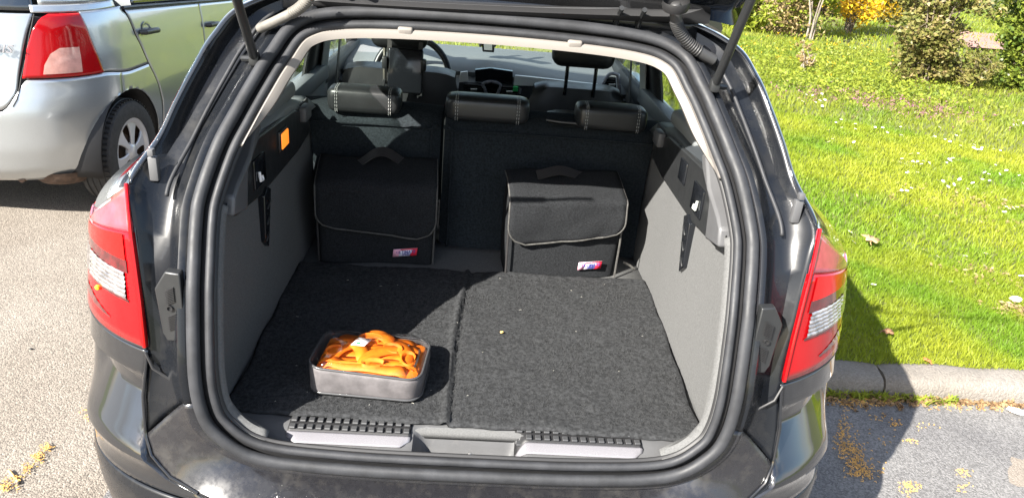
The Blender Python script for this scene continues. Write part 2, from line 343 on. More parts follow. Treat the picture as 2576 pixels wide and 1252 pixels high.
# ================================================================ THE BLACK ESTATE CAR
car = thing('estate_car', 'black estate car with its tailgate open, seen into the boot', 'car', (0, 1.6, 0))
_zt = np.linspace(.4, 1.7, 400)
_yt = np.interp(_zt, [.4, .62, .8, .95, 1.2, 1.42, 1.7], [0, 0, .02, .07, .25, .46, .75])
for _ in range(60): _yt[1:-1] = (_yt[:-2]+2*_yt[1:-1]+_yt[2:])/4
def Yz(z): return np.interp(z, _zt, _yt)
def dYz(z): return (Yz(np.asarray(z)+.01)-Yz(np.asarray(z)-.01))/.02
#  opening seal (x, z)   /  outer edge of the recess: shut line, lamp edge, pillar edge, roof edge (x, y, z)
PAIRS = [((0, .583), (0, -.085, .515)), ((.25, .586), (.25, -.08, .515)), ((.42, .603), (.45, -.055, .52)), ((.502, .655), (.60, -.005, .545)),
         ((.533, .72), (.660, .035, .62)), ((.542, .84), (.652, .078, .80)), ((.547, .95), (.664, .105, .93)), ((.557, 1.05), (.680, .140, 1.06)),
         ((.556, 1.10), (.690, .170, 1.115)), ((.537, 1.18), (.662, .255, 1.18)), ((.515, 1.235), (.640, .305, 1.245)), ((.491, 1.29), (.616, .35, 1.305)),
         ((.463, 1.345), (.585, .40, 1.37)), ((.417, 1.405), (.53, .45, 1.43)), ((.30, 1.432), (.38, .505, 1.472)), ((0, 1.44), (0, .52, 1.485))]
NP = 8
def full(half):                                          # right half bottom->top, then mirrored top->bottom
    h = np.asarray(half, float); m = h[1:-1][::-1].copy(); m[:, 0] *= -1
    return np.concatenate([h, m])
LXZ = catmull(full([p for p, _ in PAIRS]), NP, True)
EE = catmull(full([e for _, e in PAIRS]), NP, True)
LP = np.stack([LXZ[:, 0], Yz(LXZ[:, 1]), LXZ[:, 1]], 1); NL = len(LP)
LT = np.roll(LP, -1, 0)-np.roll(LP, 1, 0); LT /= np.linalg.norm(LT, axis=1)[:, None]
LN = np.stack([np.zeros(NL), -np.ones(NL), dYz(LP[:, 2])], 1); LN /= np.linalg.norm(LN, axis=1)[:, None]
LO = np.cross(LT, LN); LO *= np.sign(((LP-np.array([0, .2, 1.0]))*LO).sum(1))[:, None]
# smooth the outward directions round the loop
for _ in range(6): LO = (np.roll(LO, 1, 0)+2*LO+np.roll(LO, -1, 0))/4
LO /= np.linalg.norm(LO, axis=1)[:, None]
def sweep(profile, idx=None, closed_prof=False):
    I = np.arange(NL) if idx is None else np.asarray(idx)
    R = np.stack([LP[I]+o*LO[I]+n*LN[I] for o, n in profile], 1)
    return MB().grid(R, closed_u=idx is None, closed_v=closed_prof)
def circ(o, n, r, k=12, fl=1.0): return [(o+r*math.cos(a*2*math.pi/k), n+r*fl*math.sin(a*2*math.pi/k)) for a in range(k)]
zL = LP[:, 2]; top = [i for i in range(NL) if zL[i] > 1.03]; low_i = [i for i in range(-4*NP, 4*NP+1)]
build('boot_seal', sweep(circ(0, .004, .0128, 14, .9), closed_prof=True), K['rubber'], car, angle=180)
build('boot_seal_lip', sweep([(-.010, -.008)]+circ(-.0285, -.006, .0085, 12)+[(-.010, -.014)], closed_prof=True), K['rubber_dark'], car, angle=60)
build('seal_web', sweep([(.004, -.010), (-.012, -.016), (-.030, -.013), (-.040, -.016)]), K['rubber_dark'], car, thick=.004)
build('seal_bead', sweep(circ(-.0285, -.004, .0088, 12), closed_prof=True), K['rubber'], car, angle=180)
# painted flange + recessed channel round the opening, out to the shut line
def surround(I, depth, cols=((.0, 0), (.10, .5), (.30, 1), (.70, 1), (.90, .35), (1.0, 0))):
    R = []
    for i in I:
        A = LP[i]+.040*LO[i]-.012*LN[i]; d = depth(LP[i][2])
        R.append([LP[i]+.008*LO[i]-.006*LN[i], LP[i]+.034*LO[i]-.006*LN[i]]+[A*(1-t)+EE[i]*t+np.array([0, d*k, 0]) for t, k in cols])
    return MB().grid(np.array(R))
dep = lambda z: float(np.interp(z, [.6, .72, .9, 1.1, 1.25, 1.4, 1.45], [0, .016, .022, .03, .04, .035, .02]))
sideR = list(range(4*NP, 15*NP+1)); sideL = [NL-i for i in sideR]
# the shut faces either side (lower part of the channel and the pillar)
for I in (sideR, sideL): build('tailgate_frame', surround(I, dep), K['paint_dusty'], car, thick=.006, off=-1)
build('bumper_ledge', surround([i % NL for i in range(-4*NP, 4*NP+1)], dep, ((0, 0), (.12, .25), (.25, .45), (.45, .35), (.7, .1), (.9, 0), (.97, 0), (1, 0))), K['ledge'], car, thick=.006, off=-1)
# drip strip running down each pillar channel, clip and dark seam strip
for s, I in ((1, sideR), (-1, sideL)):
    J = [i for i in I if 1.08 < LP[i][2] < 1.41]
    path = [LP[i]*.48+EE[i]*.52+np.array([0, dep(LP[i][2])-.006, 0]) for i in J]
    build('drip_strip', MB().tube(path, .0045, 8, flat=1.0), K['rubber'], car, angle=180)
    c = EE[J[0]]*.75+LP[J[0]]*.25+np.array([0, -.004, 0])
    j = J[6]; c = EE[j]*.80+LP[j]*.20
    build('drain_clip', MB().box(c+np.array([0, .010, 0]), (.018, .016, .05), .003).box(c+np.array([0, .004, .035]), (.012, .014, .014), .002), K['plastic_grey'], car)
    # rubber stop block
    zc = .905; x0 = .592; yb = .083
    poly = [(s*.567, yb, zc-.075), (s*.567, yb, zc+.075), (s*.597, yb+.006, zc+.075), (s*.622, yb+.010, zc+.035), (s*.615, yb+.006, zc-.06), (s*.605, yb, zc-.075)]
    blk = build('rubber_stop', MB().prism(poly, (0, -.022, 0)), K['plastic'] , car, bevel=.003)
    for k in range(9):
        for h in (-1, 1):
            zz = zc-.002+h*(.014+k*.0036)
            build('stop_ridge', MB().box((s*.590, yb-.0225, zz), (.020, .003, .0016), 0, rot=Matrix.Rotation(s*.45, 3, 'Y')), K['rubber_dark'], blk, smooth=False)
    build('stop_hole', MB().lathe([(0, 0), (.006, 0), (.006, .004), (.0045, .004), (.0045, .001), (0, .001)], (s*.592, yb-.021, zc), (0, -1, 0), 14), K['rubber_dark'], blk)
    # lower plate under the stop, and the seam of the bumper
    poly = [(s*.566, .072, .745), (s*.566, .076, .815), (s*.600, .080, .815), (s*.598, .072, .745)]
    build('frame_plate', MB().prism(poly, (0, -.010, 0)), K['plastic'], car, bevel=.002)
    build('frame_seam', MB().tube([(s*.566, .056, .738), (s*.60, .058, .736), (s*.640, .060, .765), (s*.655, .070, .795)], .0028, 6), K['rubber_dark'], car)

# ---- rear corner surface: plan curve at each height, superellipse from the shut line round to the flank
ROWS = np.array([  # z, xi, yi, xs, ye
    [.515, .45, -.055, .902, .53], [.525, .52, -.035, .902, .53], [.545, .60, -.005, .903, .54], [.58, .645, .018, .904, .55], [.62, .660, .035, .905, .555], [.70, .664, .055, .905, .56], [.80, .652, .074, .896, .56], [.90, .660, .097, .886, .57],
    [1.00, .671, .121, .872, .58], [1.03, .675, .129, .867, .585], [1.08, .683, .150, .850, .60], [1.115, .690, .170, .832, .62], [1.13, .70, .185, .81, .64]])
EXPN = 2/3.1
def corner(z, t):                                       # t: 0 at the shut line, 1 on the flank
    xi, yi, xs_, ye = [np.interp(z, ROWS[:, 0], ROWS[:, k]) for k in (1, 2, 3, 4)]
    th0 = math.asin((xi/xs_)**(1/EXPN)); g = 1-math.cos(th0)**EXPN; yc = (yi-ye*g)/(1-g)
    th = th0+(math.pi/2-th0)*t
    return np.array([xs_*math.sin(th)**EXPN, yc+(ye-yc)*(1-max(math.cos(th), 1e-9)**EXPN), z])
def cpatch(zb, zt, t0, t1, nt_=26, nz_=10, off=0, s=1, wave=None):
    P = np.zeros((nz_+1, nt_+1, 3))
    for j in range(nt_+1):
        t = t0+(t1-t0)*j/nt_; b, c = zb(t), zt(t)
        for i in range(nz_+1):
            z = b+(c-b)*i/nz_; e = 1e-3
            p = corner(z, t); n = np.cross(corner(z, min(t+e, 1))-corner(z, max(t-e, 0)), corner(z+.004, t)-corner(z-.004, t)); n /= np.linalg.norm(n)+1e-9
            if n[0]*.6-n[1] < 0: n = -n
            o = off(t, z) if callable(off) else off
            if wave: o += wave(i/nz_, (j/nt_))
            p = p+n*o; p[0] *= s; P[i, j] = p
    return P
c_ = lambda v: (lambda t: v)
zq = lambda t: 1.112-.115*min(1, t/.5)**.95+.035*max(0, t-.5)/.5
for s in (1, -1):
    side = 'right' if s > 0 else 'left'
    # bumper corner with its hollow, sky-facing scallop
    def scal(t, z):
        k = float(1-sstep(.45, .72, t))*float(sstep(0, .03, t))
        return k*float(np.interp(z, [.52, .555, .575, .595, .69, .718, .748, .80], [.004, .010, .018, .012, -.034, -.032, .002, 0]))
    bc = build('bumper_corner', MB().grid(cpatch(c_(.516), lambda t: .798+.004*t, 0, 1, 40, 44, scal, s)), K['paint'], car, thick=.004, off=-1, angle=28)
    # quarter panel behind/around the lamp
    build('quarter_panel', MB().grid(cpatch(lambda t: .802+.004*t, lambda t: zq(t), .0, 1, 30, 20, -.004, s)), K['paint'], car, thick=.003, off=-1)
    # tail lamp: red body with lenses let into it
    T1 = .80
    ztop = lambda t: 1.115-.115*min(1, t/.5)**.95
    zs_ = lambda t: 1.030-.036*min(1, t/.5)
    lamp = build('tail_light', MB().grid(cpatch(lambda t: .806+.010*t, zs_, 0, T1, 36, 12, .006, s)), K['red'], car, thick=.009, off=-1)
    lamp['label'] = side+' rear light cluster in red and clear plastic'
    build('light_top', MB().grid(cpatch(lambda t: zs_(t)+.001, lambda t: max(ztop(t), zs_(t)+.003), 0, .66, 24, 6, .0055, s)), K['red_sky'], lamp, thick=.006, off=-1)
    build('upper_lens', MB().grid(cpatch(lambda t: .972-.004*t, lambda t: zs_(t)-.003, .055, .60, 24, 6, .0085, s)), K['red_bright'], lamp)
    build('dark_lens', MB().grid(cpatch(lambda t: .946+.006*t, lambda t: .972-.004*t, .05, .74, 24, 4, .008, s)), K['red_dark'], lamp)
    build('clear_lens', MB().grid(cpatch(lambda t: .892+.010*t, lambda t: .946+.006*t, .07, .40, 20, 40, .008, s, lambda a, b: .0022*abs(math.sin(a*math.pi*6+b*.8))+.0008*math.sin(b*40+a*7))), K['clear'], lamp, angle=180)
    build('clear_lens', MB().grid(cpatch(lambda t: .892+.010*t, lambda t: .946+.006*t, .415, .78, 16, 30, .008, s, lambda a, b: .0016*math.sin(b*60)*math.cos(a*20))), K['clear'], lamp, angle=180)
    build('lens_shadow_gap', MB().grid(cpatch(lambda t: .887+.010*t, lambda t: .892+.010*t, .06, .78, 16, 2, .0078, s)), K['red_dark'], lamp)
    build('lower_reflector', MB().grid(cpatch(lambda t: .836+.03*(t-.2), lambda t: .840+.11*(t-.2)*(1 if t < .42 else .8), .20, .52, 22, 5, .0072, s, lambda a, b: .0006*math.sin(b*40+a*6))), K['red_dark'], lamp)
    build('light_rim', MB().tube([cp for cp in cpatch(lambda t: .806+.010*t, lambda t: 1.115, 0, .01, 1, 14, .006, s)[:, 0]], .004, 8), K['red'], lamp)
    if s < 0: build('bulb', MB().lathe([(0, .006), (.005, .004), (.006, 0)], tuple(corner(.885, .30)*np.array([s, 1, 1])+np.array([-.004, -.008, 0])), (-.3, -1, 0), 12), K['amber'], lamp)
    build('light_gap', MB().tube([p for p in cpatch(c_(.803), c_(.806), 0, .9, 30, 1, .002, s)[0]], .0028, 6), K['rubber_dark'], car)
    # bright chipped edge line of bumper
    build('bumper_edge', MB().tube([corner(z, 0)*np.array([s, 1, 1])+np.array([0, -.002, 0]) for z in np.linspace(.53, .79, 16)], .0035, 8), K['paint'], car)
# lower bumper across the back
BR = np.array([[.515, -.085, .902], [.49, -.095, .903], [.44, -.098, .900], [.36, -.09, .888], [.28, -.06, .86], [.22, -.01, .80]])
P = np.zeros((len(BR)*3-2, 81, 3)); ZZ = np.interp(np.linspace(0, len(BR)-1, len(BR)*3-2), range(len(BR)), BR[:, 0])
for i, z in enumerate(ZZ):
    yc = np.interp(-z, -BR[:, 0], BR[:, 1]); xs_ = np.interp(-z, -BR[:, 0], BR[:, 2])
    for j in range(81):
        th = (j/80-.5)*math.pi; a = abs(th)
        P[i, j] = (math.copysign(xs_*math.sin(a)**EXPN, th) if a > 1e-9 else 0, yc+(.53-yc)*(1-max(math.cos(a), 1e-9)**EXPN), z)
bump = build('bumper', MB().grid(P), K['paint_dusty'], car, thick=.005, off=-1)
for s in (1, -1):
    q = P[5, 10 if s < 0 else 70]
    build('parking_sensor', MB().lathe([(0, .004), (.009, .004), (.0105, 0)], q+np.array([s*-.001, -.001, 0]), (s*.6, -.8, 0), 16), K['paint'], bump)
# scuffs and chips of bare primer on the bumper
scr = [(240, 985, 14, 5), (256, 1010, 8, 16), (243, 1068, 18, 8), (232, 1050, 12, 8), (352, 1117, 10, 6), (398, 1175, 18, 7), (418, 1190, 10, 6), (448, 1212, 8, 6), (225, 965, 5, 5)]
mb = MB()
for u, v, a, b in scr:
    p = PX(u, v, y=.17 if u < 330 else .045 if u < 380 else .0)
    for k in range(3):
        r = np.array([random.uniform(-1, 1)*a, 0, random.uniform(-1, 1)*b])*.00055
        mb.box(p+r+np.array([0, 0, 0]), (a*.0005, .002, b*.0004), .0003, 1, Matrix.Rotation(random.uniform(-.8, .8), 3, 'Y'))
# ---- flanks, haunches, roof, pillars
def side_x(y, z):                                       # half width of the body along its length
    t = np.interp(y, [.5, 1.2, 3.2, 4.0, 4.5], [.0, .0, .0, -.05, -.16])
    return np.interp(z, [.2, .35, .55, .8, 1.0, 1.06, 1.10], [.84, .89, .905, .90, .872, .855, .82])+t
def arch(y, yc, r=.345, zc=.31): return zc+math.sqrt(max(0, r*r-(y-yc)**2)) if abs(y-yc) < r else 0
Ys = np.concatenate([np.linspace(.52, 4.42, 130)])
for s in (1, -1):
    P = np.zeros((len(Ys), 16, 3))
    for i, y in enumerate(Ys):
        zb = max(.22, arch(y, .98), arch(y, 3.72)); zt = np.interp(y, [.5, .75, 1.05, 1.35, 2.0, 3.1, 3.6, 4.42], [1.025, 1.04, 1.01, .925, .90, .90, .86, .70])
        for j in range(14):
            z = zb+(zt-zb)*j/13; P[i, j] = (s*side_x(y, z), y, z)
        P[i, 14] = (s*(side_x(y, zt)-.045), y, zt+.004); P[i, 15] = (s*(side_x(y, zt)-.105), y, zt-.015)
    build('side_panel', MB().grid(P), K['paint'], car, thick=.004, off=-1)
    for yc in (.98, 3.72):
        wh = build('wheel', MB().lathe([(.20, -.09), (.27, -.105), (.312, -.09), (.318, -.04), (.318, .04), (.312, .09), (.27, .105), (.20, .09)], (s*.775, yc, .318), (1, 0, 0), 40), K['tyre'], car)
        build('rim', MB().lathe([(0, .03), (.05, .035), (.06, .06), (.17, .07), (.195, .09), (.205, .085), (.205, -.08)], (s*.775, yc, .318), (s, 0, 0), 30), K['hubcap'], wh)
        build('wheel_housing', MB().lathe([(.05, -.2), (.36, -.2), (.36, .09)], (s*.775, yc, .318), (s, 0, 0), 30), K['rubber_dark'], car)
    # shoulder between light tip and glass, then D-pillar skin
    tip = [i for i in (sideR if s > 0 else sideL) if LP[i][2] >= 1.098]
    R = [[np.array([s*(.690+.19*(y_-.17)), y_, 1.114-.155*(y_-.17)]) for y_ in (.170, .205, .29, .39, .72)]]
    for i in tip:
        e = EE[i]; z = e[2]; xg = np.interp(z, [1.05, 1.115, 1.2, 1.45, 1.5], [.86, .80, .752, .615, .55])
        kx = min(1, abs(e[0])/.5); tp = lambda dy: s*min(xg, abs(e[0])+(.010+.17*dy)*kx)
        f1 = np.array([tp(.035), e[1]+.035, z+.002]); f2 = np.array([tp(.12), e[1]+.12, z]); f3 = np.array([tp(.22), e[1]+.22, z]); f4 = np.array([tp(.72-e[1]), .72, z])
        R.append([e+np.array([0, -.001, .001]), f1, f2, f3, f4])
    if True:                                             # shoulder from the flank in to the pillar foot
        Q = []
        for k in range(25):
            t = k/24; A = corner(zq(t), t)*np.array([s, 1, 1]); yb = max(.172, A[1]+.01); B = np.array([s*(.692+.19*(yb-.17)), yb, 1.116-.155*(yb-.17)])
            Q.append([A, A*.6+B*.4+np.array([0, 0, .012*min(1, t*3)]), B])
        build('shoulder_panel', MB().grid(np.array(Q)), K['paint'], car, thick=.003, off=-1)
    build('pillar_panel', MB().grid(np.array(R)), K['paint'], car, thick=.004, off=-1)
    # pillars and side glass: strips between belt and roof rail
    def strip(name, y0, y1, mat, inset=0, lean0=0, lean1=0, zb=.90, ztp=1.40, th=.02):
        R = []
        for k in range(7):
            z = zb+(ztp-zb)*k/6; xg = np.interp(z, [1.0, 1.2, 1.45], [.752, .703, .612])-inset
            R.append([(s*xg, y0+lean0*k/6, z), (s*xg, y1+lean1*k/6, z)])
        return build(name, MB().grid(np.array(R)), mat, car, thick=th, off=-1 if False else 0)
    strip('quarter_window', .62, 1.10, K['glass'], .004, .05, -.02, zb=1.09, ztp=1.39, th=.004)
    strip('rear_pillar', 1.10, 1.29, K['plastic'], .002, -.02, -.02)
    strip('rear_door_window', 1.29, 1.88, K['glass'], .004, -.02, 0, th=.004)
    strip('middle_pillar', 1.88, 2.14, K['plastic'], .002)
    strip('front_door_window', 2.14, 2.95, K['glass'], .004, 0, -.62, th=.004)
    # window lower rails / door tops inside
    build('door_top', MB().box((s*.728, 1.72, .965), (.045, .92, .075), .012).box((s*.76, 1.75, .75), (.07, 1.0, .46), .02), K['dash'], car)
    build('front_door_card', MB().box((s*.745, 2.65, .93), (.05, .95, .08), .02).box((s*.79, 2.65, .72), (.06, .95, .42), .02), K['dash_dark'], car)
    # inner pillar covers
    p = lambda x, y, z: (s*x, y, z)
    build('pillar_trim', MB().prism([p(.665, 2.10, 1.20), p(.70, 2.22, 1.20), p(.765, 2.28, .90), p(.722, 2.16, .885)], (s*.02, -.05, 0)).prism([p(.665, 2.10, 1.20), p(.61, 2.05, 1.40), p(.64, 2.16, 1.40), p(.70, 2.22, 1.20)], (s*.02, -.05, 0)), K['pillar_grey'], car, bevel=.008)
    build('belt_strap', MB().ribbon([p(.63, 2.18, 1.38), p(.66, 2.2, 1.1), p(.69, 2.22, .80)], (0, 1, 0), .045, .002), K['webbing'], car)
    build('rear_pillar_trim', MB().prism([p(.62, 1.06, 1.40), p(.625, 1.24, 1.40), p(.715, 1.30, 1.05), p(.715, 1.05, 1.05)], (s*.012, 0, 0)), K['beige'], car, bevel=.006)
    # front pillar
    build('front_pillar', MB().tube([p(.60, 2.28, 1.40), p(.70, 2.75, 1.18), p(.78, 3.20, .96)], [.035, .04, .045], 8), K['pillar_grey'], car)
    build('roof_rail', MB().tube([p(.54, .66, 1.44), p(.625, 1.2, 1.43), p(.62, 2.0, 1.42), p(.58, 2.35, 1.40)], .03, 8), K['paint'], car)
# roof and headlining
def roof_z(x, y): return 1.475-.06*(x/.6)**2-.02*((y-1.2)/1.0)**2
X = np.linspace(-.63, .63, 21); Y = np.linspace(.52, 2.32, 24); rtp = lambda y: .80+.20*float(sstep(.45, 1.0, y))
P = np.array([[(x*rtp(y), y, roof_z(x, y)+.012) for y in Y] for x in X])
build('roof', MB().grid(P), K['paint'], car, thick=.004, off=-1)
P = np.array([[(x*.97*rtp(y), y+.02, roof_z(x, y)-.02) for y in Y] for x in X]); build('headlining', MB().grid(P), K['beige'], car, thick=.006, off=-1)
R = np.array([[(x*(.93+.32*t), 2.32+.92*t+.04*(1-(x/.6)**2), 1.40-.42*t-.03*(x/.6)**2) for t in np.linspace(0, 1, 8)] for x in np.linspace(-.62, .62, 13)])
build('windscreen', MB().grid(R), K['glass'], car, thick=.004)
R = np.array([[(x*(.80-.10*t), 3.22+1.25*t-.06*(x/.8)**2*t, .90-.05*t-.20*t*t-.05*(x)**2) for t in np.linspace(0, 1, 10)] for x in np.linspace(-1, 1, 15)])
build('bonnet', MB().grid(R), K['paint'], car, thick=.004, off=-1)
build('front_bumper', MB().box((0, 4.44, .46), (1.56, .16, .52), .06, 3), K['paint'], car)
build('underbody', MB().box((0, 2.0, .30), (1.5, 3.6, .14), .04), K['rubber_dark'], car)

# ---- cargo lining
def Fz(y): return .617+.041*sstep(.05, .75, y)         # boot floor rises a little to the seats
P = np.array([[(x, y, Fz(y)-.006) for y in np.linspace(.10, 1.06, 12)] for x in np.linspace(-.56, .56, 8)])
build('boot_floor', MB().grid(P), K['carpet'], car, thick=.02, off=-1)
lowI = [i for i in range(NL)]
rl = [i for i in range(NL) if LP[i][0] > 0 and .60 < LP[i][2] < 1.10]; rl = sorted(rl); ll_ = [NL-i for i in rl]
for s, I in ((1, rl), (-1, ll_)):
    # lining: wraps from the seal bead in to the side wall
    R = []
    for i in I:
        z = LP[i][2]; y = LP[i][1]; xw = float(np.interp(z, [.6, .7, .95, 1.1], [.535, .538, .548, .556]))
        b = LP[i]-.034*LO[i]-.010*LN[i]; c = LP[i]-.047*LO[i]-.03*LN[i]
        xb = abs(c[0])
        zf = max(z, Fz(y+.1)-.01) if z < .66 else z
        R.append([b, c, (s*(xb*.6+xw*.4-.003), c[1]+.035, max(c[2], .612)), (s*(xb*.15+xw*.85-.004), c[1]+.070, max(c[2], .612)), (s*(xw+.008), c[1]+.086, max(c[2], .612)), (s*xw, c[1]+.100, max(c[2], .612))])
    build('side_lining', MB().grid(np.array([[tuple(q) for q in r] for r in R])), K['carpet'], car, thick=.003, off=-1, angle=60)
    # side wall panel
    ys_ = np.linspace(0, 1, 26); P = np.zeros((26, 20, 3))
    for a in range(26):
        for b in range(20):
            z = .60+(1.10-.60)*b/19; y0 = Yz(z)+.125; y = y0+(1.05-y0)*ys_[a]
            xw = np.interp(z, [.6, .7, .95, 1.1], [.535, .538, .548, .556])+.006*math.sin(y*7)-.012*float(sstep(.75, 1.05, y))
            P[a, b] = (s*xw, y, z)
    wall = build('side_wall', MB().grid(P), K['carpet'], car, thick=.006, off=-1)
    wall['label'] = ('sunlit' if s > 0 else 'shaded')+' carpeted boot side wall'
    # tie-down slot
    sl = [(s*.535, .52, 1.0), (s*.535, .548, .985), (s*.535, .505, .845), (s*.535, .480, .868), (s*.535, .490, .985)]
    pk = build('tie_slot', MB().prism([np.array(q)+np.array([-s*.010, 0, 0]) for q in sl], (s*.03, 0, 0)), K['screen'], car, bevel=.002)
    for k in range(3): build('slot_rib', MB().box((s*.523, .515-.012*k, .955-.038*k), (.004, .03, .006), .001, 1, Matrix.Rotation(.5, 3, 'X')), K['plastic'], pk)
    # upper plastic trim rail, ledge and bracket
    p = lambda x, y, z: np.array([s*x, y, z])
    rail = build('side_rail', MB().prism([p(.532, .30, 1.005), p(.532, .34, 1.115), p(.532, .47, 1.135), p(.532, .84, 1.115), p(.532, .98, 1.075), p(.532, 1.03, 1.00), p(.532, .86, .985), p(.532, .50, .985)], (s*.03, 0, 0)), K['plastic'], car, bevel=.006)
    br = build('shelf_bracket', MB().prism([p(.505, .205, 1.045), p(.505, .30, 1.025), p(.510, .335, 1.10), p(.512, .43, 1.145), p(.512, .46, 1.175), p(.512, .425, 1.185), p(.508, .35, 1.13), p(.505, .25, 1.10), p(.503, .215, 1.085)], (s*.04, 0, 0)), K['plastic_grey'], rail, bevel=.006)
    if s < 0:
        lf = build('boot_lamp', MB().box((-.530, .70, 1.070), (.008, .085, .058), .004), K['plastic'], rail)
        build('lamp_lens', MB().box((-.526, .70, 1.070), (.006, .066, .042), .003, 2), K['lampglow'], lf)
    hk = build('hook_well', MB().box(p(.530, .475, 1.055), (.008, .09, .072), .003), K['screen'], rail)
    build('bag_hook', MB().tube([p(.522, .45, 1.06), p(.520, .45, 1.038), p(.520, .468, 1.036), p(.522, .468, 1.046)], .0035, 8), K['white'] if s < 0 else K['pillar_grey'], hk)
    if s > 0:
        build('hook_well', MB().box(p(.530, .64, 1.075), (.008, .065, .06), .004), K['screen'], rail)
        build('hook_well', MB().box(p(.530, .345, 1.07), (.006, .03, .06), .003), K['pillar_grey'], rail)
    build('shelf_clip', MB().box(p(.525, .93, 1.085), (.025, .07, .045), .008), K['plastic_grey'], rail)
    R = np.array([[p(.535+.055*t, max(Yz(1.12)+.1, yy), 1.118+.02*math.sin(t*3.1)+.03*t*t-.06*float(sstep(.8, 1.1, yy))) for t in np.linspace(0, 1, 6)] + [p(.70, yy, 1.09)] for yy in np.linspace(.36, 1.12, 14)])
    build('side_ledge', MB().grid(R), K['dash_dark'] if s > 0 else K['dash'], car, thick=.006, off=-1)
    build('belt_guide', MB().box(p(.60, .80, 1.15), (.10, .30, .05), .02, 3), K['dash'], car)
    # wheelhouse side inside next to seat
    build('seat_bolster', MB().box(p(.60, 1.08, .84), (.08, .10, .44), .02), K['dash_dark'], car)
# beige lining round the top of the opening, with its two clips
def trim_idx(): return [i for i in range(NL) if zL[i] > 1.195]
I = trim_idx(); R = []
for k, i in enumerate(I):
    e = min(k, len(I)-1-k); wd = .022*float(sstep(-3, 14, e))
    q = [(-.034, -.016, 0), (-.037, -.006, 0), (-.043, -.003, 0), (-.034-wd*.7, -.007, 0), (-.034-wd, -.014, 0), (-.034-wd, -.014, .02), (-.02-wd*.5, -.014, .07)]
    R.append([LP[i]+o*LO[i]+n*LN[i]+np.array([0, dy, 0]) for o, n, dy in q])
build('opening_trim', MB().grid(np.array(R)), K['beige'], car, thick=.003, off=-1)
for u, v in ((1020, 79), (1446, 112)):
    c = PX(u, v, y=.455); build('trim_clip', MB().box(c, (.033, .016, .020), .005, 3, Matrix.Rotation(.3, 3, 'X')), K['beige'], car)
# ---- sill plate with striker well, tread strips
def sill_z(x, y):
    z = .598+.016*sstep(.03, .11, y)+.004*sstep(.38, .5, abs(x))
    w = (1-sstep(.085, .125, abs(x-.005)))*(1-sstep(.085, .115, y))
    return z-.052*w*(1+.2*sstep(.02, .06, y))
X = np.linspace(-.50, .50, 121); Y = np.linspace(.012, .17, 34)
P = np.array([[(x, y+.07*float(sstep(.40, .52, abs(x)))*(1-(y-.012)/.158), sill_z(x, y)) for y in Y] for x in X])
sill = build('sill_plate', MB().grid(P), K['sill'], car, thick=.003, off=-1)
latch = build('latch_striker', MB().tube([(.008, .040, .552), (.008, .034, .590), (.008, .046, .597), (.008, .058, .590), (.008, .058, .552)], .0045, 8).box((.004, .05, .556), (.05, .035, .004), .001), K['steel'], car)
for sx in (-1, 1):
    for xx in (.455,):
        a = [np.array([sx*xx, y+.06, sill_z(xx, y)+.004]) for y in np.linspace(.03, .13, 8)]
        build('sill_seam', MB().tube(a, .0018, 6), K['rubber_dark'], sill)
TR = {}
def tread(x0, x1):
    st = thing
    xs_ = np.linspace(x0, x1, 40); R = []
    for x in xs_:
        e = min(x-x0, x1-x); cut = .018*float(1-sstep(0, .022, e))
        R.append([(x, .050+cut, sill_z(x, .052)+.0035), (x, .054+cut*.8, sill_z(x, .056)+.0045), (x, .074, sill_z(x, .074)+.005), (x, .080, sill_z(x, .080)+.0035)])
    ch = build('chrome_strip', MB().grid(np.array(R)), K['chrome'], sill, thick=.002, off=-1)
    R = np.array([[(x, y, sill_z(x, y)+.003) for y in (.078, .09, .11, .128)] for x in xs_]); build('tread_base', MB().grid(R), K['rubber_dark'], sill, thick=.002, off=-1)
    n = 14
    for k in range(n):
        for row in range(2):
            x = x0+(x1-x0)*(k+.5)/n; y = .090+row*.021
            o = newobj('tread_block', TR['m']) if 'm' in TR else None
            loc = Vector((x, y, sill_z(x, y)+.0055))
            if o is None:
                o = build('tread_block', MB().box((0, 0, 0), (.013, .015, .005), .0015, 1), pm('tread_rubber', (.040, .041, .043), .5), None, smooth=False); TR['m'] = o.data
            o.parent = sill; o.location = ROOTS[sill.name][1] @ loc
tread(-.385, -.122); tread(.105, .385)
# ---- rear seats
def seat_panel(name, x0, x1):
    mb = MB(); n = 20; m = 18; cx = (x0+x1)/2; hw = (x1-x0)/2; R = []
    for i in range(m+1):
        v = i/m; z = .60+.465*v; yb = 1.00+.10*v; row = []
        for j in range(n+1):
            u = -1+2*j/n; ed = max(abs(u)**14, 0); tp = v**16
            row.append((cx+hw*u, yb+.03*ed+.05*tp+.004*math.sin(u*4+v*3), z-.012*tp*abs(u)**6))
        R.append(row)
    R.append([(x, y+.06, z+.008) for x, y, z in R[-1]]); R.append([(x, y+.05, z-.01) for x, y, z in R[-1]]); R.append([(x, y+.02, .60) for x, y, z in R[-1]])
    o = build(name, MB().grid(np.array(R)), K['seat_carpet'], car, angle=70)
    # rim piping and stitched inset line
    a = .028; zz = [(x0+a, .64), (x0+a, 1.0), (x0+a+.02, 1.02), (x1-a-.02, 1.02), (x1-a, 1.0), (x1-a, .64)]
    path = catmull([(x, 1.0+.10*(z-.60)/.465-.001, z) for x, z in zz], 6)
    build('seat_piping', MB().tube(path, .0035, 6), K['seat_carpet'], o)
    return o
sb = [seat_panel('rear_seat_back', -.605, -.137), seat_panel('rear_seat_back', -.125, .60)]
sb[0]['label'] = 'narrow part of the split rear seat back'; sb[1]['label'] = 'wide part of the split rear seat back'
build('belt_recess', MB().lathe([(0, .004), (.075, .004), (.085, 0)], (.275, 1.19, 1.062), (0, -.1, 1), 20), K['plastic'], sb[1])
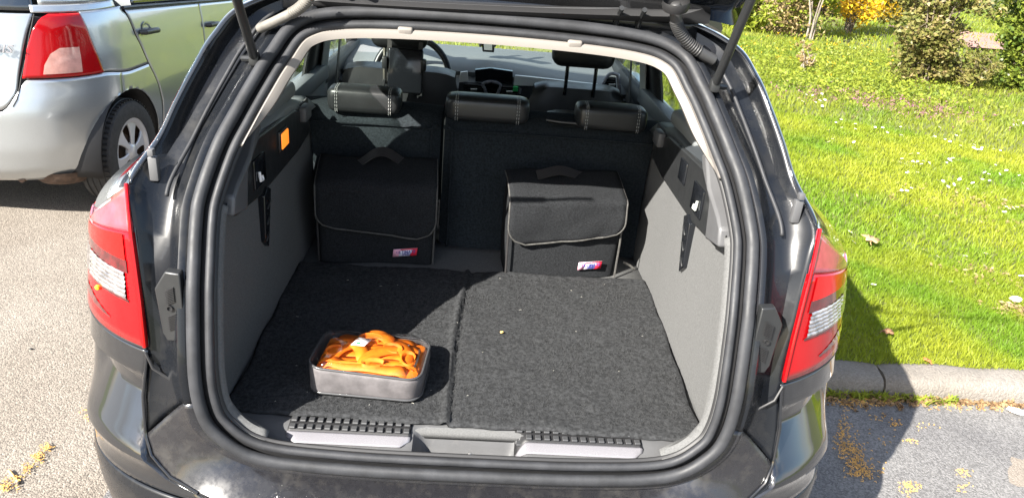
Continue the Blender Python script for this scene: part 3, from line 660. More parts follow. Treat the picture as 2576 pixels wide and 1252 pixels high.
build('recess_rim', MB().tube(catmull([(.20, 1.13, 1.066), (.25, 1.115, 1.066), (.33, 1.12, 1.064)], 5), .003, 6), K['plastic_grey'], sb[1])
def headrest(cx, w_, c, y=1.15, flare=.03, slope=0):
    R = []; prof = [(-.050, .0), (-.058, .006), (-.058, .045), (-.057, .080), (-.050, .090), (.0, .094), (.052, .090), (.062, .075), (.064, .02), (.05, 0)]
    for k in range(13):
        u = -1+2*k/12; ek = 1-.22*abs(u)**10; R.append([(cx+u*w_/2+slope*max(0, u if flare > 0 else -u)*b*.3, y+a*ek, 1.050+.045*(1-ek)+b*.84*ek) for a, b in prof])
    mb = MB().grid(np.array(R), closed_v=True); q = len(prof); mb.f.append(tuple(range(q))[::-1]); mb.f.append(tuple(12*q+k for k in range(q)))
    h = build('headrest', mb, K['leather'], c, angle=70, subsurf=1)
    for k, du in ((1.6, 0), (1.9, 0), (10.4, 0), (10.1, 0)):
        u = -1+2*k/12; ek = 1-.22*abs(u)**10
        for j in range(0, 5):
            a0, b0 = prof[j]; a1, b1 = prof[j+1]
            for q in range(3):
                t0 = (q+.15)/3; t1 = (q+.75)/3
                pa = (cx+u*w_/2, y+(a0+(a1-a0)*t0)*1.02*ek, 1.051+.045*(1-ek)+(b0+(b1-b0)*t0)*.84*1.03*ek); pb = (cx+u*w_/2, y+(a0+(a1-a0)*t1)*1.02*ek, 1.051+.045*(1-ek)+(b0+(b1-b0)*t1)*.84*1.03*ek)
                STI.tube([pa, pb], .0009, 5)
    return h
for cx, w_, c in ((-.383, .235, 0), (.008, .275, 1), (.408, .235, 1)):
    STI = MB(); h = headrest(cx, w_, sb[c]); build('stitching', STI, K['stitch'], sb[c])['kind'] = 'stuff'
# ---- front seats
for s, x in ((-1, -.37), (1, .41)):
    R = []
    for i in range(13):
        v = i/12; z = .50+(.525 if s < 0 else .50)*v; hw = (.27 if s < 0 else .255)*(1-(.12 if s < 0 else .25)*v**4); 
        R.append([(x+hw*u, 1.93+.07*v+.02*abs(u)**4, z-.02*abs(u)**6*v**8) for u in np.linspace(-1, 1, 13)])
    R.append([(a, b+.08, c+.012) for a, b, c in R[-1]]); R.append([(a, b+.05, c-.03) for a, b, c in R[-1]]); R.append([(a, b-.05, .5) for a, b, c in R[-1]])
    fs = build('front_seat', MB().grid(np.array(R)), K['leather'], car, angle=60)
    build('seat_squab', MB().box((x, 2.3, .45), (.5, .55, .2), .06, 3), K['leather'], fs)
    z0 = 1.10 if s > 0 else 1.12
    hr = build('headrest', MB().box((x, 1.99, z0+.09), (.27 if s > 0 else .24, .11, .19), .045, 4), K['leather'], fs)
    for d in (-.062, .062): build('headrest_post', MB().tube([(x+d, 1.99, .97), (x+d, 1.99, z0+.03)], .008, 8), K['screen'] if s > 0 else K['steel'], fs)
# ---- dashboard
R = []
for k in range(25):
    x = -.74+1.48*k/24; cx = (x+.37)/.20; hump = .045*math.exp(-cx*cx)
    zf = .905+.035*math.exp(-((x-.02)/.25)**2)+hump-.02*float(sstep(.2, .7, x))
    R.append([(x, 2.62, .45), (x, 2.60, .80), (x, 2.585, .84), (x, 2.64, zf-.045), (x, 2.62, zf-.02), (x, 2.635, zf), (x, 2.70, zf+.018), (x, 2.9, zf+.028), (x, 3.24, .955)])
dash = build('dashboard', MB().grid(np.array(R)), K['dash'], car, angle=40)
build('dash_trim', MB().prism([PX(u, v, y=2.565) for u, v in ((1296, 190), (1330, 193), (1500, 212), (1515, 216), (1510, 222), (1330, 217), (1292, 216))], (0, .02, 0)), K['alu'], dash, bevel=.003)
build('dash_screen', MB().prism([PX(u, v, y=2.572) for u, v in ((1195, 176), (1235, 172), (1290, 180), (1290, 212), (1196, 206))], (0, .03, 0)), K['screen'], dash)
build('dash_panel', MB().prism([PX(u, v, y=2.566) for u, v in ((1158, 182), (1176, 180), (1178, 204), (1155, 208))], (0, .02, 0)), K['alu'], dash, bevel=.002)
build('lower_dash', MB().prism([PX(u, v, y=2.5751) for u, v in ((1155, 208), (1300, 213), (1560, 224), (1562, 262), (1150, 262))], (0, .02, 0)), K['dash_dark'], dash)
def vent(q, n=5):
    v = build('air_vent', MB().prism([PX(u, w_, y=2.562) for u, w_ in q], (0, .02, 0)), K['screen'], dash, bevel=.002)
    (u0, v0), (u1, v1), (u2, v2), (u3, v3) = q
    for k in range(n):
        t = (k+.5)/n; a = PX(u0+(u3-u0)*t+2, v0+(v3-v0)*t, y=2.5581); b = PX(u1+(u2-u1)*t-2, v1+(v2-v1)*t, y=2.5581)
        build('vent_slat', MB().tube([a, b], .0035, 6), K['plastic'], v)
    a = PX((u0+u2)/2-8, (v0+v2)/2, y=2.556); b = PX((u0+u2)/2+8, (v0+v2)/2, y=2.556); build('vent_tab', MB().tube([a, b], .005, 6), K['alu'], v)
vent([(1166, 209), (1213, 212), (1218, 241), (1167, 236)]); vent([(1262, 216), (1298, 218), (1302, 245), (1257, 243)])
vent([(1528, 194), (1549, 196), (1551, 232), (1514, 231)])
ring = lambda q: catmull([PX(u, v, y=2.558) for u, v in q], 5, True)
build('vent_frame', MB().tube(ring([(1507, 240), (1520, 205), (1534, 187), (1550, 187), (1556, 196), (1556, 245), (1530, 248)]), .009, 8, True), K['chrome'], dash)
build('console_frame', MB().tube(catmull([PX(u, v, y=2.556) for u, v in ((1226, 247), (1220, 225), (1215, 211), (1236, 206), (1258, 213), (1254, 230), (1247, 248))], 4), .008, 8), K['chrome'], dash)
build('console_panel', MB().prism([PX(u, v, y=2.560) for u, v in ((1219, 214), (1236, 209), (1255, 216), (1246, 250), (1226, 250))], (0, .02, 0)), K['screen'], dash)
build('dash_stripe', MB().tube([PX(1310, 222, y=2.562), PX(1307, 236, y=2.562)], .006, 6), K['chrome'], dash)
tg = build('air_freshener', MB().box(PX(1297, 224, y=2.545), (.026, .012, .030), .005, 3), K['green']); tag(tg, 'small green square air freshener clipped to the centre vent', 'air freshener')
sw = build('steering_wheel', MB().tube([(-.36+.185*math.cos(a), 2.46+.185*math.sin(a)*.35, .90+.185*math.sin(a)) for a in np.linspace(0, 2*math.pi, 40, endpoint=False)], .016, 10, True).box((-.36, 2.47, .89), (.16, .05, .10), .02).tube([(-.54, 2.46, .90), (-.18, 2.46, .90)], .016, 8), K['leather'], car)
build('door_mirror', MB().box((.90, 2.98, 1.03), (.18, .09, .13), .03, 3), K['paint'], car); build('door_mirror', MB().box((-.90, 2.98, 1.03), (.18, .09, .13), .03, 3), K['paint'], car)
mm_ = build('rear_view_mirror', MB().box((0.0, 2.72, 1.17), (.22, .03, .065), .012, 3).tube([(0, 2.74, 1.18), (0, 2.78, 1.27)], .012, 8), K['plastic'], car)
# phone in a cradle hanging below the mirror
ph = thing('phone_holder', 'phone in a black cradle at the windscreen above the dashboard', 'phone', (0.005, 2.80, .99))
a, b, c, d = (PX(u, v, y=2.80) for u, v in ((1208, 88), (1247, 90), (1243, 133), (1214, 131)))
build('phone', MB().prism([a, b, c, d], (0, .012, 0)), K['screen'], ph, bevel=.004)
build('phone_glass', MB().prism([PX(u, v, y=2.797) for u, v in ((1216, 96), (1238, 97), (1238, 127), (1218, 126))], (0, .001, 0)), K['dash'], ph)
for u in (1209, 1245): build('cradle_arm', MB().box(PX(u, 106, y=2.80), (.014, .022, .05), .004), K['plastic'], ph)
build('cradle_stalk', MB().tube([(0, 2.81, 1.06), (0, 2.86, 1.15)], .01, 8), K['plastic'], ph)
# tablet strapped behind the driver's headrest
tb = thing('tablet_holder', 'black tablet holder strapped behind the left front headrest', 'tablet', (-.345, 1.92, .96))
build('tablet', MB().box((-.335, 1.90, 1.04), (.145, .016, .18), .008, 3, Matrix.Rotation(-.12, 3, 'X')), K['screen'], tb)
for d in (-.085, .075):
    build('holder_clamp', MB().box((-.335+d, 1.90, 1.07), (.022, .03, .05), .006, 2), K['leather'], tb)
    build('holder_strap', MB().ribbon([(-.335+d*.8, 1.915, 1.16), (-.335+d*.8, 1.905, 1.05), (-.335+d*.8, 1.91, .95)], (1, 0, 0), .018, .002), K['webbing'], tb)
build('holder_hook', MB().tube([(-.42, 1.895, 1.0), (-.425, 1.89, .955), (-.41, 1.88, .95)], .006, 6), K['plastic'], tb)
build('holder_hook', MB().tube([(-.27, 1.895, .99), (-.265, 1.89, .945), (-.28, 1.88, .94)], .006, 6), K['plastic'], tb)

# ---- the raised tailgate
HY, HZ = .50, 1.472; UP = math.radians(46.2)
def hat(x, d, h): return (x, HY-d*math.cos(UP)-h*math.sin(UP)*-1*0-h*math.sin(UP), HZ+d*math.sin(UP)+h*math.cos(UP)*1)   # d along the gate, h out of its outer skin
def gate_w(d): return np.interp(d, [0, .1, .5, .62, 1.0, 1.06], [.54, .575, .66, .69, .69, .64])
R = []
for d in np.linspace(0, 1.06, 20):
    wd = gate_w(d); R.append([hat(wd*u, d, .020+.02*(1-u*u)*math.sin(min(1, d/.6)*1.5)-.02*abs(u)**8) for u in np.linspace(-1, 1, 25)])
gate = build('tailgate', MB().grid(np.array(R)), K['paint'], car, thick=.008, off=-1)
R = []
for d in np.linspace(.03, 1.0, 16):
    wd = gate_w(d)*.97; R.append([hat(wd*u, d, .010+.008*(1-u*u)*math.sin(min(1, d/.6)*1.5)) for u in np.linspace(-1, 1, 21)])
build('gate_lining', MB().grid(np.array(R)), K['brown'], gate, thick=.006, off=-1)
tp_ = [(770, -15), (950, 0), (1200, 13), (1450, 21), (1690, 15), (1842, -18)]; bt_ = [(790, 14), (950, 24), (1200, 36), (1450, 46), (1690, 54), (1782, 60), (1786, 34), (1836, 12)]
A = catmull([PX(u, v, y=.475) for u, v in tp_], 6); B = np.array([PX(u, v, y=.475) for u, v in bt_]); ta = np.linspace(0, 1, 31); 
Bt = np.stack([np.interp(ta, np.linspace(0, 1, len(B)), B[:, k]) for k in range(3)], 1); At = np.stack([np.interp(ta, np.linspace(0, 1, len(A)), A[:, k]) for k in range(3)], 1)
build('gate_edge', MB().grid(np.stack([At+np.array([0, .03, .012]), At, At*.5+Bt*.5+np.array([0, -.012, 0]), Bt, Bt+np.array([0, .03, .0])], 1)), K['rubber_dark'], gate, thick=.004)
build('gate_line', MB().tube(At[6:27]+np.array([0, -.002, 0]), .0008, 6), K['plastic_grey'], gate)
for x in (-.31, .30):
    for d in (-.025, .025): build('gate_hinge', MB().tube([(x+d, .50, 1.43), (x+d, .475, 1.47), (x+d, .44, 1.49)], .006, 6), K['plastic'], gate)
build('hinge_panel', MB().grid(np.array([[(x, .50-.10*abs(x)**3, z) for z in (1.43, 1.455, 1.475)] for x in np.linspace(-.46, .46, 17)])), K['paint_dusty'], car, thick=.004)
# gas struts
for s, a, b in ((-1, (640, 148), (594, -6)), (1, (1798, 215), (1893, -8))):
    A = PX(*a, y=.37); B = PX(*b, y=.26); D = B-A; D /= np.linalg.norm(D); L = .50
    st = build('gas_strut', MB().tube([A, A+D*.012, A+D*L*.62], [.007, .0095, .0095], 12), K['plastic'], car)
    build('strut_rod', MB().tube([A+D*L*.62, A+D*L], .005, 10), K['steel'], st)
    build('strut_joint', MB().box(A, (.022, .02, .03), .006, 2).tube([A, A+np.array([s*.03, .02, -.005])], .007, 8), K['plastic'], st)
# wiring boots
def boot(pts, y, r, rib0, rib1, mat):
    P = catmull([PX(u, v, y=yy) for (u, v), yy in zip(pts, y)], 26); n = len(P); rr = []
    for i in range(n):
        t = i/(n-1); k = r
        if rib0 < t < rib1: k = r*(1.0+.17*math.sin(i*math.pi*.5))
        if t < .05: k = r*(.7+.3*t/.05)
        rr.append(k)
    return build('wiring_boot', MB().tube(P, rr, 14), mat, car, angle=180)
boot([(648, 74), (685, 58), (722, 40), (752, 22), (775, -2), (785, -25)], (.43, .425, .42, .41, .40, .40), .0105, .45, .95, K['boot'])
boot([(1700, 8), (1700, 45), (1708, 75), (1732, 108), (1765, 135), (1795, 152)], (.40, .41, .42, .43, .435, .44), .0125, .25, .75, K['boot_shaded'])
build('boot_grommet', MB().lathe([(.013, .0), (.026, .004), (.030, .016), (.028, .024)], PX(1698, 30, y=.40), (-.1, -.3, 1), 20), K['rubber_dark'], car)
# ================================================================ THINGS IN THE BOOT
def mat_z(x, y): return Fz(y)+.009
def blur(a, n):
    for _ in range(n): a = (np.roll(a, 1, 0)+np.roll(a, -1, 0)+np.roll(a, 1, 1)+np.roll(a, -1, 1)+4*a)/8
    return a
def unit(a): return a/np.abs(a).max()
NOI = 0.0006*rng.uniform(-1, 1, (150, 110))+.0026*unit(blur(rng.normal(size=(150, 110)), 3))+.003*unit(blur(rng.normal(size=(150, 110)), 60))
xsn = np.linspace(0, 1, 150); ysn = np.linspace(0, 1, 110); P = np.zeros((150, 110, 3))
for i, a in enumerate(xsn):
    for j, b in enumerate(ysn):
        yf = .124-.03*a+.002*math.sin(a*31)+.0015*math.sin(a*77); yb = .80+.02*a+.006*math.sin(a*23)
        xl = -.528-.003*math.sin(b*19)-.006*(1-b)**4; xr = .528+.003*math.sin(b*24)+.004*(1-b)**4
        x = xl+(xr-xl)*a; y = yf+(yb-yf)*b
        sx = x-(-.02-.012*math.sin(b*3)-.03*(1-b))
        ridge = .010*math.exp(-(sx/.008)**2)-.006*math.exp(-((sx-.013)/.006)**2)
        e = min(a, 1-a, b, 1-b)
        P[i, j] = (x, y, mat_z(x, y)+ridge+NOI[i, j]-(.006 if e < .004 else 0))
matobj = tag(build('boot_mat', MB().grid(P), K['mat'], thick=.006, off=-1, angle=180), 'black fuzzy felt mat covering the boot floor', 'mat')
# fibres and lint: uncountable
n = 60000; X = rng.uniform(-.515, .515, n); Y = rng.uniform(.13, .78, n)
K['fibre'] = pm('mat_fibre', (.034, .035, .036), .95)
blades('mat_fibres', X, Y, Fz(Y)+.007, .0055, .0008, K['fibre'], 'short dark fibres standing up from the boot mat', lean=1.6, cat='fibre')
n = 26; mb = MB()
for k in range(n):
    x, y = random.uniform(-.48, .5), random.uniform(.15, .78); a = random.uniform(0, 3.1); l = random.uniform(.002, .008); z = Fz(y)+.0145
    mb.tube([(x, y, z), (x+l*.5*math.cos(a)+.001, y+l*.5*math.sin(a), z+.001), (x+l*math.cos(a), y+l*math.sin(a), z)], .0003, 4)
K['lint'] = pm('lint', (.5, .48, .42), .9); tag(build('lint', mb, K['lint']), 'pale lint and grass bits scattered on the boot mat', 'lint', kind='stuff')
q = PX(1262, 838, z=.655); tag(build('crumb', MB().box((q[0], q[1], Fz(q[1])+.016), (.008, .006, .004), .0015, 2, Matrix.Rotation(.5, 3, 'Z')), pm('crumb', (.75, .50, .15), .7)), 'small yellow crumb lying on the boot mat', 'crumb')

# ---- felt organiser bags
def bag(loc, rz, label, w_=.345, D=.15, Hb=.285, Hf=.245, sag=0, flapl=.145, seed=0):
    t = thing('organiser_bag', label, 'bag', loc, rz, 'felt boot bags')
    h = w_/2; R = []
    for k in range(11):
        v = k/10; row = []
        for j in range(48):
            a = j/48*2*math.pi; c, s_ = math.cos(a), math.sin(a)
            x = h*math.copysign(abs(c)**.22, c); yy = .5+.5*math.copysign(abs(s_)**.22, s_)
            zt = Hf+(Hb-Hf)*yy; bul = 1+.035*math.sin(v*3.14)*(.5+.5*math.sin(a*3+seed))
            row.append((x*bul, (yy-.5)*D*bul+D/2+.008*math.sin(x*18+seed+v*2)*(1-yy), zt*v))
        R.append(row)
    mb = MB().grid(np.array(R), closed_v=True); mb.f.append(tuple(range(48))); mb.f.append(tuple(10*48+k for k in range(48)))
    body = build('bag_body', mb, K['felt'], t, angle=80, local=True)
    def path(v):                                     # v: metres along the flap from the back edge
        top = math.hypot(D, Hb-Hf)
        if v < top: q = v/top; return (D*(1-q)-.004, Hb-(Hb-Hf)*q+.008+.006*math.sin(q*3.1))
        d = v-top; r = .02
        return (-.010-.006*math.sin(min(1, d/flapl)*2.6), Hf+.006-d)
    top = math.hypot(D, Hb-Hf); L = top+flapl; rad = .055; R = []; edge = []
    for i in range(27):
        v = L*i/26; hw = h*1.02
        if v > L-rad: hw = hw-rad+math.sqrt(max(0, rad*rad-(v-(L-rad))**2))
        row = []
        for j in range(23):
            u = -1+2*j/22; y, z = path(v); wob = .005*math.sin(u*5+v*20+seed)+.004*math.sin(u*2.2-v*31)
            slant = sag*u*(v/L)**2
            row.append((hw*u, y-abs(wob)*.6, z+slant+wob*.6*(1 if v < top else .2)))
        R.append(row)
    flap = build('bag_flap', MB().grid(np.array(R)), K['felt'], t, thick=.007, off=0, angle=180, local=True)
    R = np.array(R); edge = [R[i, 0]+np.array([0, -.002, .0]) for i in range(0, 27)]+[R[26, j]+np.array([0, -.003, 0]) for j in range(1, 22)]+[R[i, 22]+np.array([0, -.002, 0]) for i in range(26, -1, -1)]
    build('flap_trim', MB().tube(edge, .0030, 6), K['bagtrim'], t, angle=180, local=True)
    build('front_seam', MB().tube([(h*.99, -.004, .004), (h*1.0, -.006, Hf*.5), (h*.99, -.004, Hf*.75)], .0032, 6), K['bagtrim'], t, local=True)
    build('front_seam', MB().tube([(-h*.99, -.004, .004), (-h*1.0, -.006, Hf*.5), (-h*.99, -.004, Hf*.75)], .0032, 6), K['webbing'], t, local=True)
    # webbing handle, a buckled loop
    x = np.linspace(-.085, .085, 15); pth = [(a+.0, D*.72+.012*math.sin(a*20), Hb*.95+.012+.030*math.cos(a*17)**2+.010*math.sin(a*30+seed)) for a in x]
    build('bag_handle', MB().ribbon(pth, (.15, 1, .5), .038, .003), K['webbing'], t, local=True)
    # side tab with ring
    build('side_loop', MB().tube([(h*1.03, .03, Hf*.80), (h*1.07, .03, Hf*.83), (h*1.07, .03, Hf*.78), (h*1.06, .028, Hf*.45)], .003, 6), K['bagtrim'], t, local=True)
    lx, lz = .085, .045; lw, lh = .072, .024
    f = lambda u, v: (lx+lw*(u-.5)+.10*lh*v, -.0115, lz+lh*(v-.5)+lw*(u-.5)*.10)
    lab = build('bag_label', MB().add([f(0, 0), f(1, 0), f(1, 1), f(0, 1)], [(0, 1, 2, 3)]), K['labelwhite'], t, thick=.0015, local=True)
    off = lambda q, d: (q[0], q[1]-d, q[2])
    build('label_band', MB().add([off(f(*q), .0012) for q in ((0, 0), (.24, 0), (.34, 1), (0, 1))], [(0, 1, 2, 3)]), K['labelpink'], lab, thick=.0004, local=True)
    build('label_band', MB().add([off(f(*q), .0012) for q in ((.70, 0), (1, 0), (1, 1), (.86, 1))], [(0, 1, 2, 3)]), K['labelred'], lab, thick=.0004, local=True)
    build('label_band', MB().add([off(f(*q), .0013) for q in ((.3, .82), (1, .82), (1, 1), (.3, 1))], [(0, 1, 2, 3)]), K['labelred'], lab, thick=.0004, local=True)
    m = ROOTS[t.name][0]
    for txt, u, v, sz in (('ULTIMATE', .52, .56, .0125), ('SPEED', .56, .22, .0095)):
        p = f(u, v); text_mesh('label_text', txt, sz, K['navy'], lab, m @ Matrix.Translation((p[0], p[1]-.0022, p[2])) @ Matrix.Rotation(math.pi/2, 4, 'X') @ Matrix.Rotation(.10, 4, 'Z'), shear=.25, extrude=.0003, bold=.0002)
    return t
b1 = bag((-.303, .842, .655), math.radians(4.5), 'black felt bag with a dark flap in the shaded left half of the boot', sag=-.012, seed=1)
b2 = bag((.262, .828, .655), math.radians(5.5), 'black felt bag with a pale sunlit flap edge in the right half of the boot', sag=.016, seed=4, flapl=.125)
build('lashing_eye', MB().tube([(.475, .93, .67), (.495, .92, .665), (.51, .915, .655), (.508, .912, .635)], .004, 6), K['steel'], car)

# ---- clear-topped pouch full of orange strap
pc = np.array([-.232, .262]); prz = math.radians(-4); pz = Fz(.25)+.013
pouch = thing('strap_pouch', 'clear-topped grey pouch packed with orange webbing strap on the mat', 'pouch', (pc[0], pc[1], pz), prz)
def rrect(w_, d, r, z, n=9, dz=None):
    out = []
    for cx, cy, a0 in ((w_/2-r, d/2-r, 0), (-w_/2+r, d/2-r, 90), (-w_/2+r, -d/2+r, 180), (w_/2-r, -d/2+r, 270)):
        for k in range(n):
            a = math.radians(a0+90*k/(n-1)); out.append((cx+r*math.cos(a), cy+r*math.sin(a), z))
    return out
PW, PD, PH = .252, .175, .066
ztop = lambda x, y: PH+.006*math.sin(x*22+1)*(y/PD+.5)-.010*(x/PW)+.004*math.cos(y*30)
rings = []
for v in np.linspace(0, 1, 7):
    rr = rrect(PW*(1-.015*math.sin(v*3.1)), PD, .034, 0); rings.append([(x*(1+.03*math.sin(v*3.1)+.010*math.sin(v*7+y*60)), y*(1+.05*math.sin(v*3.1)+.02*math.sin(v*5+x*45)), v*ztop(x, y)) for x, y, _ in rr])
mb = MB().grid(np.array(rings), closed_v=True); build('pouch_side', mb, K['pouch'], pouch, thick=.0015, angle=180, local=True)
mb = MB(); r0 = rrect(PW, PD, .034, .001); mb.add(r0, [tuple(range(len(r0)))]); build('pouch_base', mb, K['piping'], pouch, thick=.001, local=True)
for nm, zf, rad in (('bottom_piping', lambda x, y: .003, .0032), ('top_piping', lambda x, y: ztop(x, y), .0030)):
    build(nm, MB().tube([(x*1.01, y*1.01, zf(x, y)) for x, y, _ in rrect(PW, PD, .034, 0)], rad, 8, True), K['piping'], pouch, angle=180, local=True)
R = []
for k in range(9):
    q = 1-k/8; R.append([(x*q, y*q, ztop(x, y)*(q)+(ztop(0, 0)+.014)*(1-q)+.010*(q < .9)+.003*math.sin(x*q*60+y*q*40)) for x, y, _ in rrect(PW, PD, .034, 0)])
build('clear_top', MB().grid(np.array(R), closed_v=True), K['film'], pouch, thick=.0006, angle=180, local=True)
random.seed(21)
def band(pts, side, wd):
    build('strap_loop', MB().ribbon(catmull(pts, 7), side, wd, .0016), K['orange'], pouch, local=True, angle=180)
for k, y0 in enumerate((-.056, -.030, -.002, .028, .054)):                 # lengthwise folds, their ends tucked under
    d = random.uniform(-.012, .012); e = random.uniform(.0, .006)
    q_ = .86 if k in (0, 4) else 1
    band([(-.110*q_, y0-d, .030), (-.113*q_, y0-d, .048), (-.095*q_, y0-d, .058+e), (-.05, y0-d*.4, .061-e), (.0, y0, .058+e), (.05, y0+d*.4, .062-e*.5), (.093*q_, y0+d, .058+e), (.112*q_, y0+d, .046), (.108*q_, y0+d, .03)], (.08*(-1)**k, 1, .12*(-1)**k), .035)
for a0, b0, a1, b1, z_ in ((-.095, -.050, .01, .058, .066), (-.02, -.062, .085, .030, .067), (-.10, .045, -.01, -.035, .069), (.02, .058, .088, -.038, .066), (-.04, .060, .045, .035, .070)):   # strap crossing over
    dx, dy = a1-a0, b1-b0; n_ = math.hypot(dx, dy); bx, by = -dy/n_*.018, dx/n_*.018
    band([(a0, b0, .046), (a0+dx*.12+bx*.3, b0+dy*.12+by*.3, z_-.004), (a0+dx*.35+bx, b0+dy*.35+by, z_+.002), (a0+dx*.65+bx, b0+dy*.65+by, z_), (a0+dx*.88+bx*.3, b0+dy*.88+by*.3, z_-.004), (a1, b1, .046)], (-dy/n_, dx/n_, .18), .030)
for cx, cy, ra, rb, rot_ in ((-.085, -.012, .020, .012, .7), (.045, .018, .022, .013, -.3), (-.015, .056, .026, .010, .1), (.088, -.02, .016, .022, .2), (.012, -.05, .024, .010, .2)):   # loops standing on edge
    L_ = []
    for a in np.linspace(.3, 5.6, 12):
        x, y = ra*math.cos(a), rb*math.sin(a); L_.append((cx+x*math.cos(rot_)-y*math.sin(rot_), cy+x*math.sin(rot_)+y*math.cos(rot_), .060+.004*math.sin(a)))
    band(L_, (.1, .15, 1), .024)
build('strap_roll', MB().box((0, 0, .028), (.240, .163, .050), .016, 2), K['orange'], pouch, local=True)
build('strap_tag', MB().add([(-.052, .012, .0725), (-.020, .010, .0730), (-.008, .042, .0745), (-.040, .045, .0740)], [(0, 1, 2, 3)]), K['white'], pouch, thick=.001, local=True)
build('tag_print', MB().box((-.036, .020, .0740), (.010, .006, .0006)), K['green'], pouch, local=True)
build('white_paper', MB().add([(.048, .060, .060), (.078, .058, .060), (.080, .046, .062), (.062, .044, .063)], [(0, 1, 2, 3)]), K['white'], pouch, thick=.001, local=True)
build('ratchet_end', MB().tube([(.105, .035, .058), (.108, .005, .060), (.106, -.02, .056), (.102, -.045, .052)], .005, 8, flat=.5), K['steel'], pouch, local=True)

# ================================================================ THE SILVER HATCHBACK
sc = thing('hatchback', 'silver hatchback parked to the left, seen from its rear corner', 'car', (-2.78, 2.85, 0), math.radians(-1.3))
SR = np.array([[.22, .79, -.42], [.30, .83, -.50], [.42, .845, -.535], [.60, .852, -.54], [.68, .850, -.52], [.72, .848, -.50], [.85, .845, -.475], [1.0, .830, -.45], [1.06, .815, -.435], [1.20, .765, -.375], [1.35, .69, -.29], [1.46, .60, -.19], [1.50, .52, -.10]])
_zz = np.linspace(.22, 1.5, 200); _xs = np.interp(_zz, SR[:, 0], SR[:, 1]); _yr = np.interp(_zz, SR[:, 0], SR[:, 2])
for _ in range(12):
    _xs[1:-1] = (_xs[:-2]+2*_xs[1:-1]+_xs[2:])/4; _yr[1:-1] = (_yr[:-2]+2*_yr[1:-1]+_yr[2:])/4
YE = .16; WY = .03
belt = lambda t: 1.062-.062*max(0, t-1.0)
def SV(z, t):
    xs_ = np.interp(z, _zz, _xs); yr = np.interp(z, _zz, _yr)
    if t <= 1:
        th = t*math.pi/2; return np.array([xs_*max(math.sin(th), 1e-9)**.66, yr+(YE-yr)*(1-max(math.cos(th), 1e-9)**.66), z])
    y = YE+(t-1); return np.array([xs_*(1-.10*float(sstep(1.7, 3.0, y))), y, z])
def spatch(zb, zt, tl, tr, nt_, nz_, off=0, s=1, hole=True):      # boundaries: zb(t-fraction), tl(z)
    P = np.zeros((nz_+1, nt_+1, 3))
    for i in range(nz_+1):
        for j in range(nt_+1):
            a = j/nt_; b = i/nz_
            t = tl(.7)+(tr(.7)-tl(.7))*a
            z = zb(t)+(zt(t)-zb(t))*b; t = tl(z)+(tr(z)-tl(z))*a; z = zb(t)+(zt(t)-zb(t))*b
            p = SV(z, t); e = .004; n = np.cross(SV(z, t+e)-SV(z, max(0, t-e)), SV(z+.004, t)-SV(z-.004, t)); n /= np.linalg.norm(n)+1e-9
            if n[0]*.5-n[1]*.5+(.5 if n[0] > .7 else 0) < 0: n = -n
            p = p+n*off; P[i, j] = p
    F = []; W = nt_+1; V = P.reshape(-1, 3)
    ins = np.zeros(len(V), bool)
    for yc in (WY, WY+2.46): ins |= ((V[:, 1]-yc)**2+(V[:, 2]-.30)**2 < .343**2)
    if not hole: ins[:] = False
    for i in range(nz_):
        for j in range(nt_):
            q = (i*W+j, i*W+j+1, (i+1)*W+j+1, (i+1)*W+j)
            if not all(ins[k] for k in q): F.append(q)
    used = {k for f in F for k in f}
    for k in used:
        if ins[k]:
            yc = WY if V[k, 1] < 1.4 else WY+2.46; d = math.hypot(V[k, 1]-yc, V[k, 2]-.30)+1e-6; V[k, 1] = yc+(V[k, 1]-yc)*.343/d; V[k, 2] = .30+(V[k, 2]-.30)*.343/d
    idx = {k: n for n, k in enumerate(sorted(used))}; V = V[sorted(used)].copy(); V[:, 0] *= s
    return MB().add(V, [tuple(idx[k] for k in f) for f in F])
cst = lambda v: (lambda q: v)
hl = lambda z: float(np.interp(z, [.60, .66, .77, .97, 1.06, 1.10], [.30, .345, .368, .43, .47, .48]))   # hatch edge in t
lt_r = lambda z: float(np.interp(z, [.76, .9, 1.04, 1.10], [.80, .755, .72, .70]))                      # lamp's outer edge
door_r = lambda z: float(np.interp(z, [.5, .60, .66, .75, .90, 1.04], [1.27, 1.235, 1.20, 1.14, 1.055, 1.00]))
top_b = lambda t: float(.615+.148*sstep(.28, .40, t)-.03*sstep(.80, 1.0, t))
